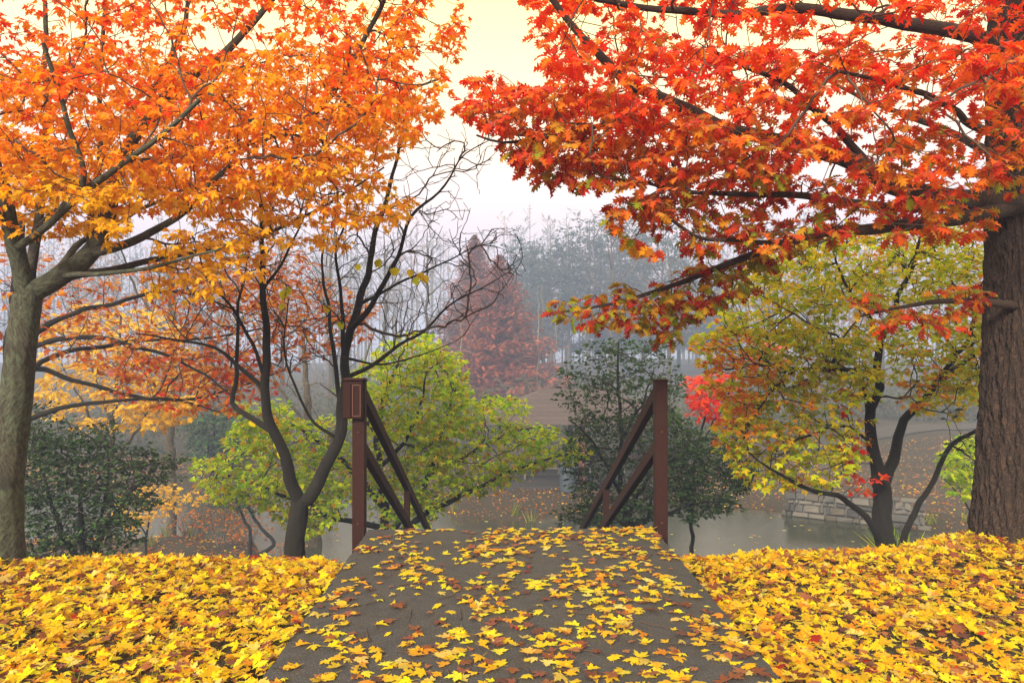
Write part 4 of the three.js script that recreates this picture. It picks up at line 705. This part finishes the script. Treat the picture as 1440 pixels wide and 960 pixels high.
function bareTree(label, at, h, w, seed, mat, group, leafy) {
  const t = thing('bare_tree', label, 'tree', at, group), s = new Skeleton(seed), R = s.R;
  s.limb([at.clone(), at.clone().add(V(.2 * (R() - .5), h * .35, 0)), at.clone().add(V(.5 * (R() - .5), h * .7, .3)), at.clone().add(V(.7 * (R() - .5), h * .97, 0))], h * .016 + .02, .03, { name: 'trunk', step: .5, wob: .1, sides: 8 });
  for (let k = 0; k < 9; k++) { const u = .28 + .6 * k / 9, a = k * 2.4 + R(), r = w * (.5 + .5 * Math.sin(Math.PI * u)) * (.6 + .4 * R()); const o = at.clone().add(V(0, h * u, 0)); s.limb([o, o.clone().add(V(Math.cos(a) * r * .5, r * .45, Math.sin(a) * r * .5)), o.clone().add(V(Math.cos(a) * r, r * 1.1, Math.sin(a) * r))], h * .006, .015, { from: 'near', step: .5, wob: .1, sides: 5 }); }
  const T = []; while (T.length < 420) { const x = R() * 2 - 1, y = R() * 2 - 1, z = R() * 2 - 1; if (x * x + y * y + z * z > 1) continue; T.push({ p: at.clone().add(V(x * w, h * (.66 + .36 * y), z * w)) }); }
  s.grow(T, { step: .4, lift: .2, jitter: .15, leafy: .2 }).finish(.0075, 2.3); s.build(t, { limbMat: mat, twigMat: MAT.twigGrey, trunkSides: 10 });
  if (leafy) leaves(t, s, { per: leafy === PINE ? 1.5 : .5, tipPer: leafy === PINE ? 6 : 2, size: leafy === PINE ? .42 : .3, spread: leafy === PINE ? .4 : .15, geos: LEAF.tiny, mat: MAT.plainLeaf, palette: (a, R) => tint(pick(R, leafy), R, .2) });
  return t;
}
const OLIVE = shades(['#8a7a48', '#7d6f40', '#97804c']), PALE = shades(['#a0785a', '#8f6a50']);
const makers = [[775, 90, 335, 4.6, PINE], [828, 92, 302, 5, PINE], [872, 96, 290, 4.8, PINE], [930, 90, 312, 4.6, PINE], [740, 100, 330, 4.6, PINE], [600, 52, 318, 3.4, null], [540, 60, 310, 3.8, null], [465, 46, 300, 3.2, null], [800, 92, 312, 4, null], [395, 60, 330, 4, PALE], [300, 52, 350, 3.4, OLIVE], [210, 62, 330, 4, null], [110, 56, 330, 3.8, PALE], [20, 60, 330, 4, null], [1080, 55, 350, 3.6, OLIVE], [1160, 62, 330, 4, null], [1240, 52, 350, 3.4, PALE], [1320, 60, 340, 4, null], [1420, 54, 340, 4, OLIVE], [860, 66, 300, 4, null], [940, 60, 330, 3.6, null], [-90, 56, 330, 4, PALE], [1520, 58, 330, 4, null]];
makers.forEach(([px, d, py, w, leafy], k) => { const at = ground(px, d); bareTree(leafy === PINE ? 'tall round headed blue grey tree in the mist past the redwoods' : leafy === OLIVE ? 'misty tree with thin olive leaves beyond the pond' : leafy ? 'misty tree with thin tan leaves beyond the pond' : 'bare grey tree standing in the mist beyond the pond', at, height(py, at, d), w, 900 + k, MAT.greyBark, leafy === PINE ? 'round headed misty trees' : leafy === OLIVE ? 'olive misty trees' : leafy ? 'tan misty trees' : 'bare misty trees', leafy); });
[[757, 50, 400], [762, 54, 400], [783, 52, 410], [738, 56, 400], [647, 38, 440]].forEach(([px, d, py], k) => { const at = ground(px, d), h = height(py, at, d), t = thing('birch_trunk', 'slim pale birch trunk rising in the mist across the pond', 'tree', at, 'pale slim trunks across the pond'), b = new Builder(), pts = [], rad = []; for (let j = 0; j <= 14; j++) { pts.push(V(.16 * n2(j * .3, k * 9), h * j / 14, 0)); rad.push(.085 * (1 - j / 17)); } b.tube(pts, rad, 8); mesh('trunk', b.geometry(true), MAT.paleBark, t); const s = new Skeleton(960 + k), R = s.R; s.limb(pts.slice(5).map((p) => p.clone().add(at)), .03, .01, { step: .5, name: 'leader', sides: 5 }); const T = []; for (let j = 0; j < 60; j++) { const u = .45 + .55 * R(); T.push({ p: at.clone().add(V((R() - .5) * 1.8, h * u, (R() - .5) * 1.8)) }); } s.grow(T, { step: .3, leafy: 0 }).finish(.005, 2.3); s.build(t, { limbMat: MAT.paleBark, twigMat: MAT.twigGrey }); });
// low evergreen undergrowth along the far shore
const BRUSH = shades(['#4a5a44', '#55634a', '#5f5f48', '#6f5e46', '#46564a']);
[[-40, 44], [60, 40], [150, 46], [240, 42], [330, 38], [420, 44], [500, 40], [560, 46], [620, 42], [745, 44], [800, 40], [850, 46], [910, 38], [960, 44], [1030, 36], [1090, 42], [1180, 46], [1260, 48], [1340, 44], [1430, 46], [20, 34], [110, 32], [190, 35], [275, 33], [455, 33], [530, 34], [640, 35], [705, 37], [880, 33], [945, 32], [1000, 30], [1120, 36], [1300, 40], [1215, 42], [1390, 39], [770, 52], [820, 56], [590, 54], [480, 52], [380, 50], [670, 50]].forEach(([px, d], k) => {
  const at = ground(px, d), R = rng(1500 + k), w = 1.4 + R() * 1.2, h = 1.6 + R() * 1.9, t = thing('understory_bush', d < 38 ? 'dusky bush of the undergrowth close to the far shore' : 'dusky bush of the undergrowth deep in the mist across the pond', 'bush', at, d < 38 ? 'bushes on the far shore' : 'undergrowth bushes in the mist'), s = new Skeleton(1600 + k);
  for (let j = 0; j < 5; j++) { const a = j * 1.26 + R(); s.limb([at.clone(), at.clone().add(V(Math.cos(a) * w * .4, h * .4, Math.sin(a) * w * .4)), at.clone().add(V(Math.cos(a) * w * .7, h * .8, Math.sin(a) * w * .7))], .03, .01, { name: 'stem', step: .3, sides: 4 }); }
  const T = []; while (T.length < 150) { const x = R() * 2 - 1, y = R() * 2 - 1, z = R() * 2 - 1; if (x * x + y * y + z * z < 1) T.push({ p: at.clone().add(V(x * w * 1.2, h * (.52 + .5 * y), z * w)) }); }
  s.grow(T, { step: .25, leafy: .4 }).finish(.005, 2.3); s.build(t, { limbMat: MAT.twigGrey, twigMat: MAT.twigGrey });
  leaves(t, s, { per: 1.5, tipPer: 5, size: .15, spread: .12, geos: LEAF.tiny, mat: MAT.plainLeaf, palette: (a, R) => tint(pick(R, BRUSH), R, .25) });
});
{ // the far wood that closes the view, read as one mass
  const R = rng(999), b = new Builder(), list = [];
  for (let k = 0; k < 420; k++) {
    const d = 115 + R() * 35, px = -260 + 1960 * R(), q = ground(px, d), h = 18 + 9 * R() + 2 * n2(px * .006, 4), pts = [], lean = (R() - .5) * .8;
    for (let j = 0; j <= 5; j++) pts.push(q.clone().add(V(lean * j / 5, h * j / 5, 0))); b.tube(pts, pts.map((_, j) => .17 * (1 - j / 6.5)), 5);
    for (let j = 0; j < 26; j++) { const u = .3 + .7 * R(), a = R() * 6.28, l = (1.1 - u * .7) * 2.6 * (.5 + R()), o = q.clone().add(V(lean * u, h * u, 0)), e = o.clone().add(V(Math.cos(a) * l, l * .7, Math.sin(a) * l)); b.tube([o, o.clone().lerp(e, .5).add(V(0, -.1, 0)), e], [.045, .03, .015], 3); for (let c = 0; c < 2; c++) list.push([leafMatrix(o.clone().lerp(e, .4 + .6 * R()), V(R() - .5, R() - .3, R() - .5), V(R() - .5, 1, R() - .5), .5 + .6 * R()), tint(pick(R, k % 3 ? PINE : PALE), R, .2)]); }
  }
  const g = new THREE.Group(); g.name = 'distant_woods'; g.userData = { kind: 'stuff', label: 'grey wood closing the view in the mist', category: 'woods' }; scene.add(g);
  mesh('stems', b.geometry(false), MAT.twigGrey, g);
  const im = new THREE.InstancedMesh(LEAF.needle[0], MAT.darkLeaf, list.length); im.name = 'crown'; list.forEach(([m, c], k) => { im.setMatrixAt(k, m); im.setColorAt(k, c); }); g.add(im);
}

// ---------------------------------------------------------------- fallen leaves, grass and litter
const YEL = shades(['#ffe600', '#fcd800', '#fff030', '#f2cc00', '#ffe00a', '#e8c004']), ORA = shades(['#f8b010', '#e89c10', '#fdbe18']), BRO = shades(['#9a5a34', '#84492e', '#b0744a', '#7a4a40', '#a0604e']), PAL = shades(['#f0e080', '#ecd870', '#e8d060']), RED = shades(['#a02418', '#c03a18', '#8a2c24']);
{
  const R = rng(1212), all = [];
  const colour = (b) => { const v = R(); return v < .6 - b ? ['yellow', pick(R, YEL)] : v < .75 - b ? ['amber', pick(R, ORA)] : v < .81 - b * .4 ? ['pale yellow', pick(R, PAL)] : v < .985 ? ['brown', pick(R, BRO)] : ['red', pick(R, RED)]; };
  const put = (x, z, y, tilt, size, on, b) => { const a = R() * 6.283, dir = V(Math.cos(a), (R() - .5) * tilt, Math.sin(a)), up = V((R() - .5) * tilt * 1.6, R() < .8 ? 1 : -1, (R() - .5) * tilt * 1.6), [word, c] = colour(b); all.push({ m: leafMatrix(V(x, y, z), dir, up, size).multiply(new THREE.Matrix4().makeScale(1, 1, on === 'path' ? .45 : .6)), p: V(x, y, z), size, on, word, c: tint(c, R, .2), g: Math.floor(R() * 6) }); };
  // on the landing: drifts and single leaves
  for (let tries = 0, n = 0; n < 3800 && tries < 90000; tries++) {
    const x = lerp(SLAB.x0 + .02, SLAB.x1 - .02, R()), d = -1 + R() * 5.78; if (d > SLAB.far - .03) continue;
    const drift = n2(x * 2.2, d * 1.5) * .5 + .5, bias = .4 + .45 * sst(-.9, .6, x) + .3 * sst(3.4, 2.3, d); if (R() > drift * bias * 1.3) continue;
    put(x, -d, .005 + R() * .008, .14, .026 + R() * .036, 'path', .08); n++;
  }
  // on the lawn: a deep carpet
  for (let n = 0; n < 56000; n++) {
    const x = lerp(-4.4, 4.8, R()), d = lerp(.6, 5.2, Math.pow(R(), .8)); if (x > SLAB.x0 - .01 && x < SLAB.x1 + .01) continue;
    const t = d - crest(x), y = terrain(x, -d), k = R(), edge = sst(-.4, .05, t); if (t > .7 && R() < .6) continue; if (d > 4.2 && Math.min(Math.abs(x - SLAB.x0), Math.abs(x - SLAB.x1)) < .3 * (d - 4.1) + .04) continue;
    const heap = .02 * (n2(x * 2.5, d * 2.5) + 1) + .03 * sst(.22, .03, Math.min(Math.abs(x - SLAB.x0), Math.abs(x - SLAB.x1))) * sst(4.2, 3.8, d);
    put(x, -d, y + .008 + k * k * .028 + heap * .6, .34 + .5 * k + edge * .3, .025 + R() * .034, 'lawn', .02 + .25 * sst(2.6, 3.4, x) * sst(3.6, 4.4, d));
  }
  for (let n = 0; n < 130; n++) { const s = R() < .5, x = s ? SLAB.x0 + (R() - .92) * .12 : SLAB.x1 + (.92 - R()) * .12, d = R() * 4.1; put(x, -d, .012 + R() * .015, .3, .028 + R() * .034, 'lawn', .02); }
  // on the slope and the banks, browner and smaller
  const litter = [];
  for (let n = 0; n < 42000; n++) {
    const d = 5 + Math.pow(R(), .75) * 28, x = (R() - .5) * 2 * (3 + d * .75); if (d > 8 && shore(x, d) > -.05) continue;
    const dir = V(R() - .5, (R() - .5) * .4, R() - .5), c = tint(pick(R, R() < .1 ? YEL : R() < .55 ? bankLeaf : R() < .25 ? ORA : BRO), R, .2); litter.push([leafMatrix(V(x, terrain(x, -d) + .015 + R() * .03, -d), dir, V((R() - .5) * .8, 1, (R() - .5) * .8), .045 + .05 * R()), c]);
  }
  for (let n = 0; n < 420; n++) { const d = 15 + R() * 10, x = (R() - .5) * 22; if (shore(x, d) < .1 || n2(x * .5, d * .5) < -.1) continue; litter.push([leafMatrix(V(x, WATER + .006, -d), V(R() - .5, 0, R() - .5), V(0, 1, 0), .06 + .05 * R()), tint(pick(R, R() < .6 ? PAL : ORA), R, .1)]); }
  const li = new THREE.InstancedMesh(LEAF.tiny[0], MAT.plainLeaf, litter.length); li.name = 'leaf_litter'; li.userData = { kind: 'stuff', label: 'brown and gold leaf litter on the banks of the pond', category: 'leaf litter' }; litter.forEach(([m, c], k) => { li.setMatrixAt(k, m); li.setColorAt(k, c); }); li.castShadow = li.receiveShadow = true; scene.add(li);
  // the leaves that show largest are things of their own
  const rank = (on, n) => { const cells = new Map(); all.forEach((l, k) => { if (l.on !== on) return; const [x, y, d] = toPixel(l.p); if (d < .5 || x < 4 || x > 1436 || y < 0 || y > 952) return; l.score = l.size / d; const key = Math.floor(x / 26) * 999 + Math.floor(y / 13), o = cells.get(key); if (o === undefined || all[o].p.y < l.p.y) cells.set(key, k); }); return [...cells.values()].sort((a, b) => all[b].score - all[a].score).slice(0, n); };
  const own = new Set([...rank('path', 170), ...rank('lawn', 130)]), mats = new Map();
  for (const k of own) {
    const l = all[k], key = [l.c.r, l.c.g, l.c.b].map((v) => Math.round(Math.sqrt(v) * 8)).join();
    if (!mats.has(key)) { const m = MAT.mapleLeaf.clone(); m.color.copy(l.c); mats.set(key, m); }
    const m = mesh(numbered('fallen_leaf'), LEAF.mapleGround[l.g], mats.get(key), scene); l.m.decompose(m.position, m.quaternion, m.scale);
    const place = l.on === 'path' ? 'concrete landing' : 'lawn carpet of leaves';
    m.userData = { label: `fallen ${l.word} maple leaf lying on the ${place}`, category: 'leaf', group: `${l.word} leaves on the ${place}` };
  }
  const heap = new THREE.Group(); heap.name = 'fallen_leaves'; heap.userData = { kind: 'stuff', label: 'thick carpet of yellow fallen maple leaves', category: 'leaves' }; scene.add(heap);
  LEAF.mapleGround.forEach((g, gi) => { const list = all.filter((l, k) => l.g === gi && !own.has(k)), im = new THREE.InstancedMesh(g, MAT.mapleLeaf, list.length); im.name = 'carpet'; im.castShadow = im.receiveShadow = true; list.forEach((l, k) => { im.setMatrixAt(k, l.m); im.setColorAt(k, l.c); }); heap.add(im); });
  { // fallen twigs
    const b = new Builder(); for (let n = 0; n < 170; n++) { const onPath = R() < .3, x = onPath ? lerp(SLAB.x0 + .1, SLAB.x1 - .1, R()) : lerp(-3.6, 4, R()), d = lerp(2, 4.6, R()), l = .05 + .14 * R(), a = R() * 6.283, y = onPath ? .004 : terrain(x, -d) + .045, q = []; if (!onPath && x > SLAB.x0 - .05 && x < SLAB.x1 + .05) continue; for (let j = 0; j <= 4; j++) q.push(V(x + Math.cos(a) * l * (j / 4 - .5) + .01 * (R() - .5), y + .004 * R(), -d + Math.sin(a) * l * (j / 4 - .5) + .01 * (R() - .5))); b.tube(q, [.0025, .0024, .002, .0016, .001], 4); }
    const m = mesh('fallen_twigs', b.geometry(false), MAT.twig, scene); m.userData = { kind: 'stuff', label: 'thin brown twigs scattered among the fallen leaves', category: 'twigs' };
  }
  // grass between the leaves and tufts on the banks
  const blade = new THREE.BufferGeometry(); blade.setAttribute('position', new THREE.Float32BufferAttribute([-.03, 0, 0, .03, 0, 0, -.022, .5, .06, .022, .5, .06, 0, 1, .3], 3)); blade.setIndex([0, 1, 2, 1, 3, 2, 2, 3, 4]); blade.computeVertexNormals();
  const grassC = shades(['#6f7a2c', '#8a8a3a', '#5c6a26', '#a09a50']), gl = [];
  for (let n = 0; n < 9000; n++) { const x = lerp(-5, 5.4, R()), d = lerp(.5, 5.6, R()); if (x > SLAB.x0 - .03 && x < SLAB.x1 + .03 || n2(x * 1.4, d * 1.4) < -.15) continue; gl.push([leafMatrix(V(x, terrain(x, -d) - .01, -d), V((R() - .5) * .9, 1, (R() - .5) * .9), V(R() - .5, 0, R() - .5), .05 + .05 * R()), tint(pick(R, grassC), R, .2)]); }
  for (let c = 0; c < 190; c++) { const d = 14 + R() * 13, x = (R() - .5) * 28, w = shore(x, d); if (w > .1 || w < -2.6) continue; for (let j = 0; j < 26; j++) gl.push([leafMatrix(V(x + (R() - .5) * .25, terrain(x, -d) - .02, -d + (R() - .5) * .25), V((R() - .5) * .8, 1, (R() - .5) * .8), V(R() - .5, 0, R() - .5), .18 + .3 * R()), tint(pick(R, grassC), R, .25)]); }
  for (let j = 0; j < 60; j++) { const q = onGround(1262 + (R() - .5) * 40, 6.9, 0); gl.push([leafMatrix(q, V((R() - .5) * 1.1, 1, (R() - .5) * 1.1), V(R() - .5, 0, R() - .5), .25 + .25 * R()), tint(pick(R, LIME), R, .2)]); }
  const gi = new THREE.InstancedMesh(blade, MAT.plainLeaf, gl.length); gi.name = 'grass'; gi.userData = { kind: 'stuff', label: 'thin olive grass showing between fallen leaves and along the banks', category: 'grass' }; gl.forEach(([m, c], k) => { gi.setMatrixAt(k, m); gi.setColorAt(k, c); }); scene.add(gi);
}
scene.traverse((o) => { if (o.isMesh) o.castShadow = o.receiveShadow = true; });
renderer.render(scene, camera);
